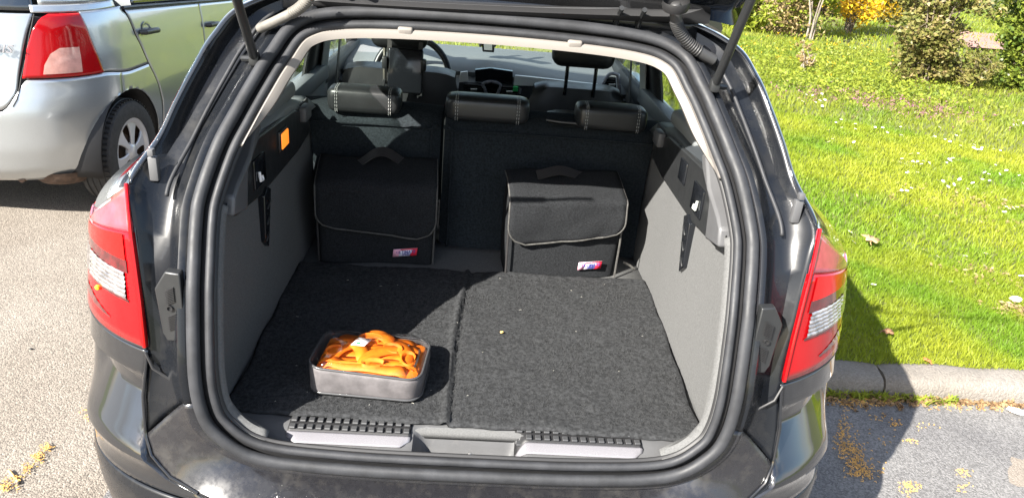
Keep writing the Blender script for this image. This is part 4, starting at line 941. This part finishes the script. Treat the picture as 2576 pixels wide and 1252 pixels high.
# inner dark shell that shows only as shut lines
for s in (1, -1):
    build('inner_shell', spatch(cst(.26), lambda t: belt(t)-.01, cst(0), cst(3.2), 110, 22, -.014, s), K['silver_seam'], sc, local=True)
    build('bumper', spatch(cst(.24), top_b, cst(0), cst(.92), 60, 26, 0, s), K['silver'], sc, thick=.004, off=-1, local=True, angle=60)
    build('hatch_panel', spatch(lambda t: top_b(t)+.008, cst(1.062), cst(0), lambda z: hl(z)-.008, 34, 20, 0, s), K['silver'], sc, thick=.004, off=-1, local=True)
    build('quarter_panel', spatch(lambda t: top_b(t)+.006, cst(1.066), lambda z: (lt_r(z)+.006) if z < 1.075 else .5, lambda z: door_r(z)-.006, 40, 24, 0, s), K['silver'], sc, thick=.004, off=-1, local=True)
    build('quarter_panel', spatch(cst(.28), top_b, cst(.922), lambda z: door_r(z)-.006, 30, 24, 0, s), K['silver'], sc, thick=.004, off=-1, local=True)
    build('light_surround', spatch(cst(1.066), cst(1.10), cst(.455), lambda z: door_r(z)-.03, 30, 4, 0, s), K['silver'], sc, thick=.004, off=-1, local=True)
    l_l = lambda z: float(np.interp(z, [.765, .80, .90, .99, 1.04, 1.065], [.372, .38, .405, .445, .49, .55]))
    lamp = build('tail_light', spatch(cst(.768), cst(1.060), l_l, lt_r, 30, 20, .006, s), K['red'], sc, thick=.01, off=-1, local=True)
    build('clear_lens', spatch(cst(.785), cst(.905), lambda z: float(np.interp(z, [.785, .83, .88, .905], [.465, .475, .51, .56])), cst(.665), 18, 14, .009, s), K['pinklens'], lamp, local=True)
    rd = build('rear_door', spatch(cst(.30), lambda t: belt(t)-.012, lambda z: door_r(z)+.006, cst(1.99), 44, 26, 0, s), K['silver'], sc, thick=.004, off=-1, local=True)
    fd = build('front_door', spatch(cst(.30), lambda t: belt(t)-.012, cst(2.0), cst(2.90), 40, 26, 0, s), K['silver'], sc, thick=.004, off=-1, local=True)
    build('front_wing', spatch(cst(.28), lambda t: .94-.16*max(0, t-2.9), cst(2.91), cst(3.95), 44, 20, 0, s), K['silver'], sc, thick=.004, off=-1, local=True)
    for d, y, hz in ((rd, .345, .915), (fd, 1.30, .835)):
        x = SV(.9, 1+y-YE)[0]
        dish = build('handle_cup', MB().lathe([(0, -.012), (.035, -.008), (.052, .0025), (.060, .0015)], (s*x, y, hz-.01), (s, 0, 0), 28), K['silver'], d, local=True)
        build('door_handle', MB().tube([(s*(x+.004), y-.085, hz), (s*(x+.030), y-.075, hz+.002), (s*(x+.036), y, hz), (s*(x+.030), y+.075, hz-.006), (s*(x+.004), y+.085, hz-.009)], [.013, .016, .016, .016, .013], 12), K['plastic'], d, local=True)
    build('side_window', spatch(belt, cst(1.40), lambda z: 1.12+.25*max(0, z-1.06), cst(1.97), 20, 10, -.012, s, False), K['glass_dark'], sc, thick=.004, local=True)
    build('side_window', spatch(belt, cst(1.40), cst(2.03), lambda z: 2.95-1.5*max(0, z-1.06), 20, 10, -.012, s, False), K['glass_dark'], sc, thick=.004, local=True)
    build('window_rail', MB().tube([(s*(SV(belt(1+y-YE)-.006, 1+y-YE)[0]+.002), y, belt(1+y-YE)-.006) for y in np.linspace(.15, 2.2, 14)], .009, 8), K['plastic'], sc, local=True)
    build('window_frame', spatch(belt, cst(1.44), cst(1.965), cst(2.035), 3, 12, -.004, s, False), K['silver_seam'], sc, thick=.004, local=True)
    build('rear_pillar', spatch(cst(1.10), cst(1.46), lambda z: .50+.08*(z-1.1), lambda z: 1.13+.22*max(0, z-1.06), 26, 14, 0, s, False), K['silver'], sc, thick=.004, off=-1, local=True)
    build('roof_side', spatch(cst(1.40), cst(1.50), cst(1.0), cst(2.5), 20, 6, .002, s, False), K['silver'], sc, thick=.004, off=-1, local=True)
    build('rear_window', spatch(cst(1.075), cst(1.42), cst(0), lambda z: .47+.05*(z-1.07), 24, 14, -.002, s, False), K['glass_dark'], sc, thick=.004, local=True)
    build('hatch_top', spatch(cst(1.42), cst(1.50), cst(0), cst(.9), 24, 5, 0, s, False), K['silver'], sc, thick=.004, off=-1, local=True)
    for yc in (WY, WY+2.46):
        c = (s*.755, yc, .292)
        prof = [(.18, -.085), (.235, -.092), (.275, -.085), (.289, -.06), (.292, -.03), (.292, .03), (.289, .06), (.275, .085), (.235, .092), (.19, .085)]
        wh = build('wheel', MB().lathe(prof, c, (1, 0, 0), 48), K['tyre'], sc, local=True)
        if s > 0 and yc == WY:
            for xo in (-.05, -.018, .016, .05):
                build('tread_groove', MB().tube([(c[0]+xo, yc+.2925*math.cos(a), .292+.2925*math.sin(a)) for a in np.linspace(0, 2*math.pi, 48, endpoint=False)], .004, 6, True), K['rubber_dark'], wh, local=True)
            gm = None
            for k in range(60):
                a = k/60*2*math.pi
                build('tread_cut', MB().box((c[0]+.055, yc+.288*math.cos(a), .292+.288*math.sin(a)), (.05, .006, .01), 0, rot=Matrix.Rotation(a, 3, 'X')), K['rubber_dark'], wh, smooth=False, local=True)
        build('brake_drum', MB().lathe([(0, .02), (.10, .02), (.11, 0), (.185, -.02), (.19, .06)], c, (s, 0, 0), 30), K['rust'], wh, local=True)
        cap = build('hubcap', MB().lathe([(.158, .066), (.172, .080), (.192, .082), (.197, .074)], c, (s, 0, 0), 40).lathe([(0, .086), (.028, .086), (.036, .080), (.050, .074), (.052, .06)], c, (s, 0, 0), 30), K['hubcap'], wh, local=True)
        for k in range(6):
            a0 = k/6*2*math.pi+.25; pts = []
            for r_, da in ((.040, -.42), (.085, -.22), (.13, -.24), (.172, -.33), (.172, .33), (.13, .24), (.085, .22), (.040, .42)):
                pts.append((c[0]+s*(.078-.05*(r_-.04)*(r_-.04)*10), yc+r_*math.cos(a0+da), .292+r_*math.sin(a0+da)))
            build('hubcap_spoke', MB().prism(pts, (-s*.012, 0, 0)), K['hubcap'], cap, bevel=.004, local=True)
        HS = np.array([[(s*xx, yc+r_*math.cos(a), .30+r_*math.sin(a)) for r_, xx in ((.05, .5), (.348, .5), (.348, .835))] for a in np.linspace(-.15, math.pi+.15, 30)])
        build('wheel_housing', MB().grid(HS), K['rubber_dark'], sc, thick=.003, local=True)
for s in (1,):
    pass
X = np.linspace(-.56, .56, 13); Y = np.linspace(-.16, 2.0, 14)
build('roof', MB().grid(np.array([[(x, y, 1.525-.05*(x/.56)**2-.03*((y-.8)/1.2)**2) for y in Y] for x in X])), K['silver'], sc, thick=.004, off=-1, local=True)
build('windscreen', MB().grid(np.array([[(x*(1+.25*t), 1.98+.85*t, 1.48-.45*t-.04*(x/.6)**2) for t in np.linspace(0, 1, 6)] for x in np.linspace(-.58, .58, 9)])), K['glass_dark'], sc, thick=.004, local=True)
build('bonnet', MB().grid(np.array([[(x, 2.80+.45*t, 1.04-.24*t*t-.06*x*x) for t in np.linspace(0, 1, 6)] for x in np.linspace(-.74, .74, 9)])), K['silver'], sc, thick=.004, local=True)
build('front_bumper', MB().box((0, 3.14, .5), (1.5, .16, .55), .07, 3), K['silver'], sc, local=True)
build('underbody', MB().box((0, 1.2, .28), (1.35, 3.0, .14), .04), K['rubber_dark'], sc, local=True)
build('exhaust_pipe', MB().tube([(.46, -.15, .25), (.46, -.40, .245)], .020, 14), K['rust'], sc, local=True)
build('spare_wheel_well', MB().lathe([(0, -.03), (.12, -.03), (.15, .0), (.16, .04)], (.58, -.22, .235), (0, 0, 1), 24), K['rust'], sc, local=True)
build('shut_line', MB().tube([SV(z, hl(z))+np.array([0, -.001, 0]) for z in np.linspace(.64, 1.06, 14)], .003, 6), K['silver_seam'], sc, local=True)
# lettering on the hatch
q0 = SV(.905, .30); m = ROOTS[sc.name][0]
q = SV(.90, .292); q2 = SV(.90, .31); ang = math.atan2(q2[1]-q[1], q2[0]-q[0])
text_mesh('model_lettering', 'YARIS', .055, K['chrome'], sc, m @ Matrix.Translation((q[0]-.022, q[1]-.020, .905)) @ Matrix.Rotation(ang*.5, 4, 'Z') @ Matrix.Rotation(math.pi/2*.96, 4, 'X') @ Matrix.Scale(1.25, 4, (1, 0, 0)), shear=.3, extrude=.003)
# ================================================================ SHRUBS AND SMALL THINGS OUTDOORS
def leaf_cloud(centers, radii, n, size, aspect=.55, flat=0):
    C_ = np.asarray(centers)[rng.integers(0, len(centers), n)]; d = rng.normal(size=(n, 3)); d /= np.linalg.norm(d, axis=1)[:, None]
    r = rng.uniform(.25, 1, n)**.6; Pn = C_+d*r[:, None]*np.asarray(radii)
    a = rng.normal(size=(n, 3)); a[:, 2] *= .6; a /= np.linalg.norm(a, axis=1)[:, None]; b = np.cross(a, rng.normal(size=(n, 3))); b /= np.linalg.norm(b, axis=1)[:, None]
    sz = size*rng.uniform(.6, 1.4, n)[:, None]; a = a*sz; b = b*sz*aspect
    nn = np.cross(a, b); nn /= np.linalg.norm(nn, axis=1)[:, None]; nn = nn*sz*.18
    V = np.stack([Pn-a, Pn-b*.9+nn, Pn+a, Pn+b*.9+nn], 1).reshape(-1, 3)
    F = (np.arange(n)*4)[:, None]+np.array([[0, 1, 2, 3]])
    return V, F
def fast(name, V, F, mat, parent=None):
    me = bpy.data.meshes.new(name); k = F.shape[1]; n = len(F)
    if parent is not None:
        im = ROOTS[parent.name][1]; V = V+np.array(im.translation)
    me.vertices.add(len(V)); me.vertices.foreach_set('co', V.reshape(-1)); me.loops.add(n*k); me.loops.foreach_set('vertex_index', F.reshape(-1).astype(np.int32))
    me.polygons.add(n); me.polygons.foreach_set('loop_start', (np.arange(n)*k).astype(np.int32)); me.polygons.foreach_set('loop_total', np.full(n, k, np.int32)); me.update(calc_edges=True)
    me.materials.append(mat); o = newobj(name, me)
    if parent is not None: o.parent = parent; ROOTS[o.name] = ROOTS[parent.name]
    else: ROOTS[o.name] = (Matrix.Identity(4),)*2
    return o
K['bark'] = pm('bark', (.14, .11, .08), .9, var=(20, .4), bump=(60, .6)); K['palebark'] = pm('pale_bark', (.22, .185, .155), .9, var=(20, .3))
K['leaf_brown'] = leafmat('bronze_leaf', (.22, .185, .06), (.10, .12, .025), 9, .3, .45); K['leaf_green'] = leafmat('shrub_leaf', (.20, .24, .035), (.07, .12, .02), 7, .35, .4)
K['leaf_yellow'] = leafmat('forsythia_flower', (.75, .48, .02), (.55, .36, .02), 12, .4); K['leaf_dry'] = leafmat('dry_leaf', (.36, .26, .14), (.22, .17, .06), 12, .3); K['leaf_lime'] = leafmat('lime_leaf', (.30, .33, .04), (.16, .22, .02), 9, .45)
def shrub(name, label, base, h, rx, leaves, size, mat, nst=9, ncl=60, stem=.012, low=.15, bark=None, extra=None, seed=1, gaps=.85):
    random.seed(seed); b = np.array([base[0], base[1], .08]); t = thing(name, label, 'shrub', tuple(b))
    mb = MB(); cl = []
    for k in range(nst):
        a = random.uniform(0, 6.28); r = rx*random.uniform(.25, .95); hh = h*random.uniform(.6, 1.0)
        pth = [b+np.array([math.cos(a)*.06, math.sin(a)*.06, -.03])]
        for q in (.25, .5, .75, 1):
            pth.append(b+np.array([math.cos(a)*r*q**1.3+random.uniform(-.04, .04), math.sin(a)*r*q**1.3+random.uniform(-.04, .04), hh*q]))
        mb.tube(catmull(pth, 4), list(np.linspace(stem, stem*.25, len(catmull(pth, 4)))), 6)
        for q in range(int(ncl/nst)):
            u = random.uniform(low, 1); i = min(int(u*4), 3); f_ = u*4-i; p = pth[i]*(1-f_)+pth[i+1]*f_
            off = np.array([random.gauss(0, 1), random.gauss(0, 1), random.gauss(0, .7)])*rx*.22; p2 = p+off; p2[2] = max(p2[2], .2); cl.append(p2)
            mb.tube([p, (p+p2)/2+np.array([0, 0, .02]), p2], [stem*.35, stem*.25, stem*.12], 4)
    build('stems', mb, bark or K['bark'], t)
    V, F = leaf_cloud(cl, (rx*.21, rx*.21, rx*.18), leaves, size); f = fast('foliage', V, F, mat, t); f['kind'] = 'stuff'
    if extra:
        V, F = leaf_cloud(cl, (rx*.2, rx*.2, rx*.18), extra[0], extra[1]); f = fast('blossom' if extra[3] else 'pale_leaves', V, F, extra[2], t); f['kind'] = 'stuff'
    return t
g = lambda u, v: PX(u, v, z=.09)
shrub('bronze_shrub', 'dense bronze and green leaved shrub in the middle of the lawn edge', g(2315, 210), 1.95, .62, 9000, .032, K['leaf_brown'], 14, 170, .016, .08, extra=(1600, .03, K['leaf_dry'], 0), seed=3)
shrub('low_bronze_shrub', 'low bare-twigged bronze bush right of the dense shrub', g(2425, 222), .5, .5, 2000, .026, K['leaf_brown'], 10, 60, .010, .1, seed=13)
shrub('green_shrub', 'glossy green shrub at the right edge of the picture', g(2550, 225), 1.9, .80, 8000, .036, K['leaf_green'], 11, 95, .014, .05, extra=(1500, .03, K['leaf_lime'], 0), seed=5)
shrub('forsythia', 'shrub in yellow blossom behind the lawn', g(2130, 85), 2.3, 1.15, 700, .035, K['leaf_dry'], 14, 110, .016, .22, extra=(6500, .034, K['leaf_yellow'], 1), seed=7)
shrub('lime_shrub', 'thin lime green sapling in front of the yellow shrub', g(2035, 100), 1.7, .6, 2600, .04, K['leaf_lime'], 5, 44, .02, .55, K['palebark'], seed=8)
shrub('twiggy_shrub', 'brown half-bare twiggy shrub right of the raised strut', g(1965, 85), 2.0, 1.2, 4200, .036, K['leaf_dry'], 22, 120, .012, .1, extra=(1600, .04, K['leaf_lime'], 0), seed=9)
shrub('yellow_green_bush', 'yellow green bush beside the open tailgate', g(1885, 75), 1.1, .9, 3200, .045, K['leaf_lime'], 10, 60, .012, .05, seed=10)
shrub('grey_stub_plant', 'small dry grey plant standing alone on the lawn', g(2020, 180), .42, .16, 500, .02, K['leaf_dry'], 7, 28, .008, .2, K['palebark'], seed=11)
shrub('bronze_hedge', 'bronze hedge plant behind the yellow shrub', g(2235, 60), 2.2, 1.1, 4200, .05, K['leaf_brown'], 12, 80, .016, .05, seed=14)
shrub('ochre_hedge', 'ochre hedge plant at the far top of the lawn', g(2060, 40), 2.0, 1.3, 4200, .06, K['leaf_dry'], 12, 80, .016, .05, extra=(1800, .06, K['leaf_lime'], 0), seed=15)
shrub('far_bush', 'green bush behind the pink gravel path', g(2420, 12), 2.4, 1.5, 4200, .07, K['leaf_green'], 12, 80, .016, .02, seed=16)
shrub('corner_bush', 'leafy bush at the top right corner', g(2590, 120), 2.0, .9, 5000, .042, K['leaf_lime'], 11, 80, .014, .05, extra=(1500, .04, K['leaf_brown'], 0), seed=17)
# bare earth under the shrubs
def patch(name, c, rx, ry, mat, z, seed=0, kind='structure', rz=0):
    n = 40; V = [(c[0], c[1], z)]
    for k in range(n):
        a = k/n*2*math.pi; r = 1+.22*math.sin(a*3+seed)+.12*math.sin(a*7+seed*2)+.06*math.sin(a*13+seed)
        x, y = rx*r*math.cos(a), ry*r*math.sin(a); V.append((c[0]+x*math.cos(rz)-y*math.sin(rz), c[1]+x*math.sin(rz)+y*math.cos(rz), z))
    return tag(build(name, MB().add(V, [(0, k+1, (k+1) % n+1) for k in range(n)]), mat), kind=kind)
K['earth'] = pm('bare_earth', (.085, .055, .036), .95, var=(14, .4, 8), bump=(60, .8, .01))
patch('bare_earth', g(2440, 225), .85, .5, K['earth'], .094, 2)
q = PX(2565, 1185, z=0); patch('pale_patch', (q[0]+.05, q[1]-.03), .085, .16, rocky('pale_ground', (.21, .18, .15), .2, 200, (.9, .9, .9)), .0055, 4, rz=-.5)  # small patch of ground in a paler tone
# ---- daisies
def daisy_mesh():
    mb = MB(); me = bpy.data.meshes.new('daisy'); V = []; F = []; mi = []
    for k in range(12):
        a = k/12*2*math.pi; c, s_ = math.cos(a), math.sin(a); b = len(V)
        V += [(.003*c, .003*s_, .001), (.008*c-.0024*s_, .008*s_+.0024*c, .0022), (.0125*c, .0125*s_, .0012), (.008*c+.0024*s_, .008*s_-.0024*c, .0022)]; F.append((b, b+1, b+2, b+3)); mi.append(0)
    b = len(V); V += [(0, 0, .0042)]+[(.0042*math.cos(a), .0042*math.sin(a), .002) for a in np.linspace(0, 2*math.pi, 8, endpoint=False)]
    for k in range(8): F.append((b, b+1+k, b+1+(k+1) % 8)); mi.append(1)
    b = len(V); V += [(.0008, 0, -.045), (-.0006, .0007, -.045), (0, -.0008, .001), (0, .0008, .001)]; F.append((b, b+1, b+3, b+2)); mi.append(2)
    me.from_pydata(V, [], F); me.materials.append(pm('daisy_white', (.78, .78, .76), .6)); me.materials.append(pm('daisy_yellow', (.7, .45, .02), .6)); me.materials.append(K['leaf_green']); me.polygons.foreach_set('material_index', mi); me.update(); return me
dm = daisy_mesh(); random.seed(5)
dpx = [(2150, 602), (2140, 578), (2325, 622), (2362, 638), (2430, 640), (2480, 664), (2395, 700), (2570, 690), (2200, 708), (2480, 636)]
for cu, cv, su, sv, n in ((2296, 405, 36, 16, 22), (2390, 400, 25, 8, 8), (2365, 335, 40, 14, 8), (2440, 365, 22, 12, 6), (2545, 515, 22, 10, 7), (2480, 370, 30, 12, 5), (2660-90, 460, 30, 15, 4), (2240, 320, 40, 20, 6), (2500, 430, 40, 20, 8), (2560, 310, 20, 8, 10), (2120, 330, 50, 25, 10), (2060, 250, 50, 18, 12), (2110, 205, 40, 8, 10), (2400, 460, 60, 25, 8), (2280, 470, 25, 15, 5)):
    for _ in range(n): dpx.append((random.gauss(cu, su*.6), random.gauss(cv, sv*.6)))
for u, v in dpx:
    p = PX(u, v, z=.125); o = newobj('daisy', dm); k = 1.0*random.uniform(.8, 1.3)*(1+.05*max(0, p[1]-4)); o.location = (p[0], p[1], .118+float(lawn_h(p[0], p[1]))); o.scale = (k,)*3
    o.rotation_euler = (random.uniform(-.1, .75), random.uniform(-.4, .4), random.uniform(0, 6)); tag(o, 'small white daisy in the sunny lawn', 'daisy', 'white daisies in the lawn')
def specks(name, pts, z, size, n_each, spread, mat, label, cat='flowers', hgt=.04):
    Cc = []
    for (u, v, s_) in pts:
        p = PX(u, v, z=z); Cc += [(p[0]+random.gauss(0, s_), p[1]+random.gauss(0, s_*.8), z+random.uniform(0, hgt)) for _ in range(n_each)]
    V, F = leaf_cloud(Cc, (spread,)*3, len(Cc)*3, size); o = fast(name, V, F, mat); return tag(o, label, cat, kind='stuff')
K['purple'] = leafmat('purple_flower', (.30, .10, .20), (.22, .15, .09), 30, .3)
specks('purple_flowers', [(2275, 262, .40), (2320, 285, .30), (2230, 255, .4), (2190, 245, .4), (2350, 275, .25), (2080, 240, .35)], .11, .012, 110, .03, K['purple'], 'patch of purple wild flowers in the lawn')
specks('yellow_flowers', [(1990, 150, .8), (2110, 120, .8), (1930, 130, .6), (2190, 115, .7)], .11, .016, 40, .03, K['leaf_yellow'], 'scattered yellow wild flowers in the lawn', hgt=.06)
specks('dry_tufts', [(2480, 690, .12), (2540, 560, .2), (2330, 520, .2), (2100, 300, .4), (2420, 500, .2), (2560, 780, .06)], .085, .013, 60, .02, K['leaf_dry'], 'dry straw coloured tufts in the lawn', 'grass', .01)
specks('meadow_weeds', [(1930, 160, 1.0), (2000, 140, 1.0), (2080, 150, 1.0), (2160, 170, .9), (2220, 200, .6), (2100, 190, .8), (1960, 200, .7), (2240, 235, .5), (2050, 215, .6), (2150, 225, .6)], .10, .022, 260, .05, K['leaf_lime'], 'low leafy weeds in the rough grass below the shrubs', 'weeds', .10)
specks('dark_weeds', [(1950, 130, 1.0), (2110, 130, 1.0), (2200, 150, .8), (2200, 230, .6), (2260, 225, .4)], .10, .02, 160, .05, K['leaf_green'], 'darker green weeds in the rough grass below the shrubs', 'weeds', .08)
# ---- fallen leaves, litter and grit
def star_leaf(name, p, size, rz, mat, label, curl=.3):
    n = 40; V = [(0, 0, 0)]
    for k in range(n):
        a = k/n*2*math.pi; r = size*(.50+.30*abs(math.cos(a*2.5))**1.5+.14*math.sin(a*11)*.5)*(1.1 if math.cos(a) > 0 else .95); V.append((r*math.cos(a), r*math.sin(a)*.85, curl*r*abs(math.sin(a*2.5))*.5+.004))
    mb = MB().add(V, [(0, k+1, (k+1) % n+1) for k in range(n)]).tube([(-size*.5, 0, .003), (-size*.9, .01, .006), (-size*1.15, .004, .0)], .0016, 5)
    mx_ = Matrix.Translation(p) @ Matrix.Rotation(rz, 4, 'Z') @ Matrix.Rotation(.15, 4, 'X'); mb.v = [tuple(mx_ @ Vector(v)) for v in mb.v]
    return tag(build(name, mb, mat, thick=.0012), label, 'leaf')
p = PX(2190, 603, z=.135); star_leaf('fallen_leaf', (p[0], p[1], .135), .075, 1.2, pm('tan_leaf', (.52, .30, .14), .7, var=(30, .2)), 'large tan plane leaf lying on the lawn')
p = PX(2232, 836, z=.12); star_leaf('fallen_leaf', (p[0], p[1], .12), .032, .3, pm('brown_leaf', (.20, .10, .05), .7, var=(30, .3)), 'small curled brown leaf in the shaded grass', .9)
p = PX(2330, 912, z=.10); star_leaf('fallen_leaf', (p[0], p[1], .11), .022, 2., pm('rust_leaf', (.45, .14, .05), .7), 'small rust coloured leaf just above the kerb', .5)
def stone(name, p, sz, mat, label, cat, rz=0):
    bm = bmesh.new(); bmesh.ops.create_icosphere(bm, subdivisions=2, radius=1); random.seed(int(p[0]*100))
    mb = MB().add([tuple(Vector(p)+Matrix.Rotation(rz, 3, 'Z') @ Vector((v.co.x*sz[0]*random.uniform(.85, 1.1), v.co.y*sz[1]*random.uniform(.85, 1.1), v.co.z*sz[2]))) for v in bm.verts], [tuple(v.index for v in f.verts) for f in bm.faces]); bm.free()
    return tag(build(name, mb, mat, angle=50), label, cat)
p = PX(2558, 1032, z=.02); stone('paper_scrap', (p[0], p[1], .018), (.038, .020, .010), K['white'], 'white scrap of paper lying against the kerb', 'paper', -.5)
p = PX(2556, 752, z=.10); stone('pale_stone', (p[0], p[1], .10), (.034, .022, .016), pm('pale_stone', (.62, .56, .48), .8, var=(40, .2)), 'pale stone in the grass at the right', 'stone')
random.seed(31); K['litter'] = leafmat('leaf_litter', (.30, .20, .10), (.13, .075, .04), 40, .1, .8); K['catkin'] = pm('catkin', (.52, .30, .085), .85, var=(60, .35))
Cc = []
for _ in range(900):
    x = random.uniform(1.05, 3.4); w_ = abs(random.gauss(0, .028)); Cc.append((x, float(KY(x))-.004-w_*(1.0+.5*math.sin(x*5)), .008+.018*random.random()*math.exp(-w_*20)))
V, F = leaf_cloud(Cc, (.01, .01, .006), 2600, .009); tag(fast('leaf_litter', V, F, K['litter']), 'brown leaf litter gathered along the foot of the kerb', 'leaves', kind='stuff')
def catkins(name, clusters, label):
    mb = MB()
    for u, v, su, sv, n in clusters:
        for _ in range(n):
            p = PX(random.gauss(u, su), random.gauss(v, sv), z=.008); a = random.uniform(0, 6.28); l = random.uniform(.004, .011)
            d = np.array([math.cos(a), math.sin(a), 0])*l; mb.tube([p, p+d*.5+np.array([d[1]*.3, -d[0]*.3, .003]), p+d], .0012, 4)
    return tag(build(name, mb, K['catkin']), label, 'catkins', kind='stuff')
catkins('catkin_litter', [(2120, 1090, 10, 25, 110), (2140, 1130, 16, 14, 120), (2160, 1165, 14, 12, 110), (2170, 1190, 20, 8, 80), (2255, 1065, 8, 5, 26), (2210, 1052, 16, 5, 14), (2290, 1225, 12, 9, 60), (2420, 1190, 10, 6, 22), (2425, 1225, 8, 5, 18), (2290, 1110, 8, 4, 14), (2150, 1010, 30, 7, 160), (2240, 1008, 40, 5, 90), (2200, 1110, 40, 30, 30), (2440, 1020, 60, 8, 80), (2320, 1072, 20, 8, 10)], 'orange brown catkin litter on the asphalt by the kerb')
catkins('catkin_trail', [(120, 1125, 8, 5, 40), (95, 1150, 9, 7, 50), (70, 1175, 8, 6, 30), (15, 1222, 14, 7, 50), (40, 1200, 8, 6, 18), (215, 1040, 5, 10, 14)], 'thin trail of orange catkins on the pale ground at the left')
p0 = PX(22, 1182, z=.006); p1 = PX(46, 1212, z=.006)
cg = thing('cigarette_butt', 'tan cigarette butt on the pale ground at the bottom left', 'cigarette', tuple(p0)); build('filter', MB().tube([p0, p1], .0042, 10), pm('cigarette_filter', (.62, .36, .14), .8), cg); build('ash_end', MB().tube([p1, p1+(p1-p0)*.12], .0036, 10), K['rubber_dark'], cg)
p = PX(78, 877, z=.004); stone('dark_pebble', (p[0], p[1], .004), (.007, .005, .004), K['rubber_dark'], 'small dark pebble on the pale ground at the left', 'stone')
# weeds at the foot of the kerb
n = 260; X = np.concatenate([rng.normal(c, .035, 52) for c in (1.46, 1.58, 1.66, 1.80, 1.92)]); Y = KY(X)-.008-np.abs(rng.normal(0, .012, n))
blades('kerb_weeds', X, Y, 0*X+.004, .035, .010, K['leaf_lime'], 'green weeds sprouting at the foot of the kerb', lean=1.2, cat='weeds')
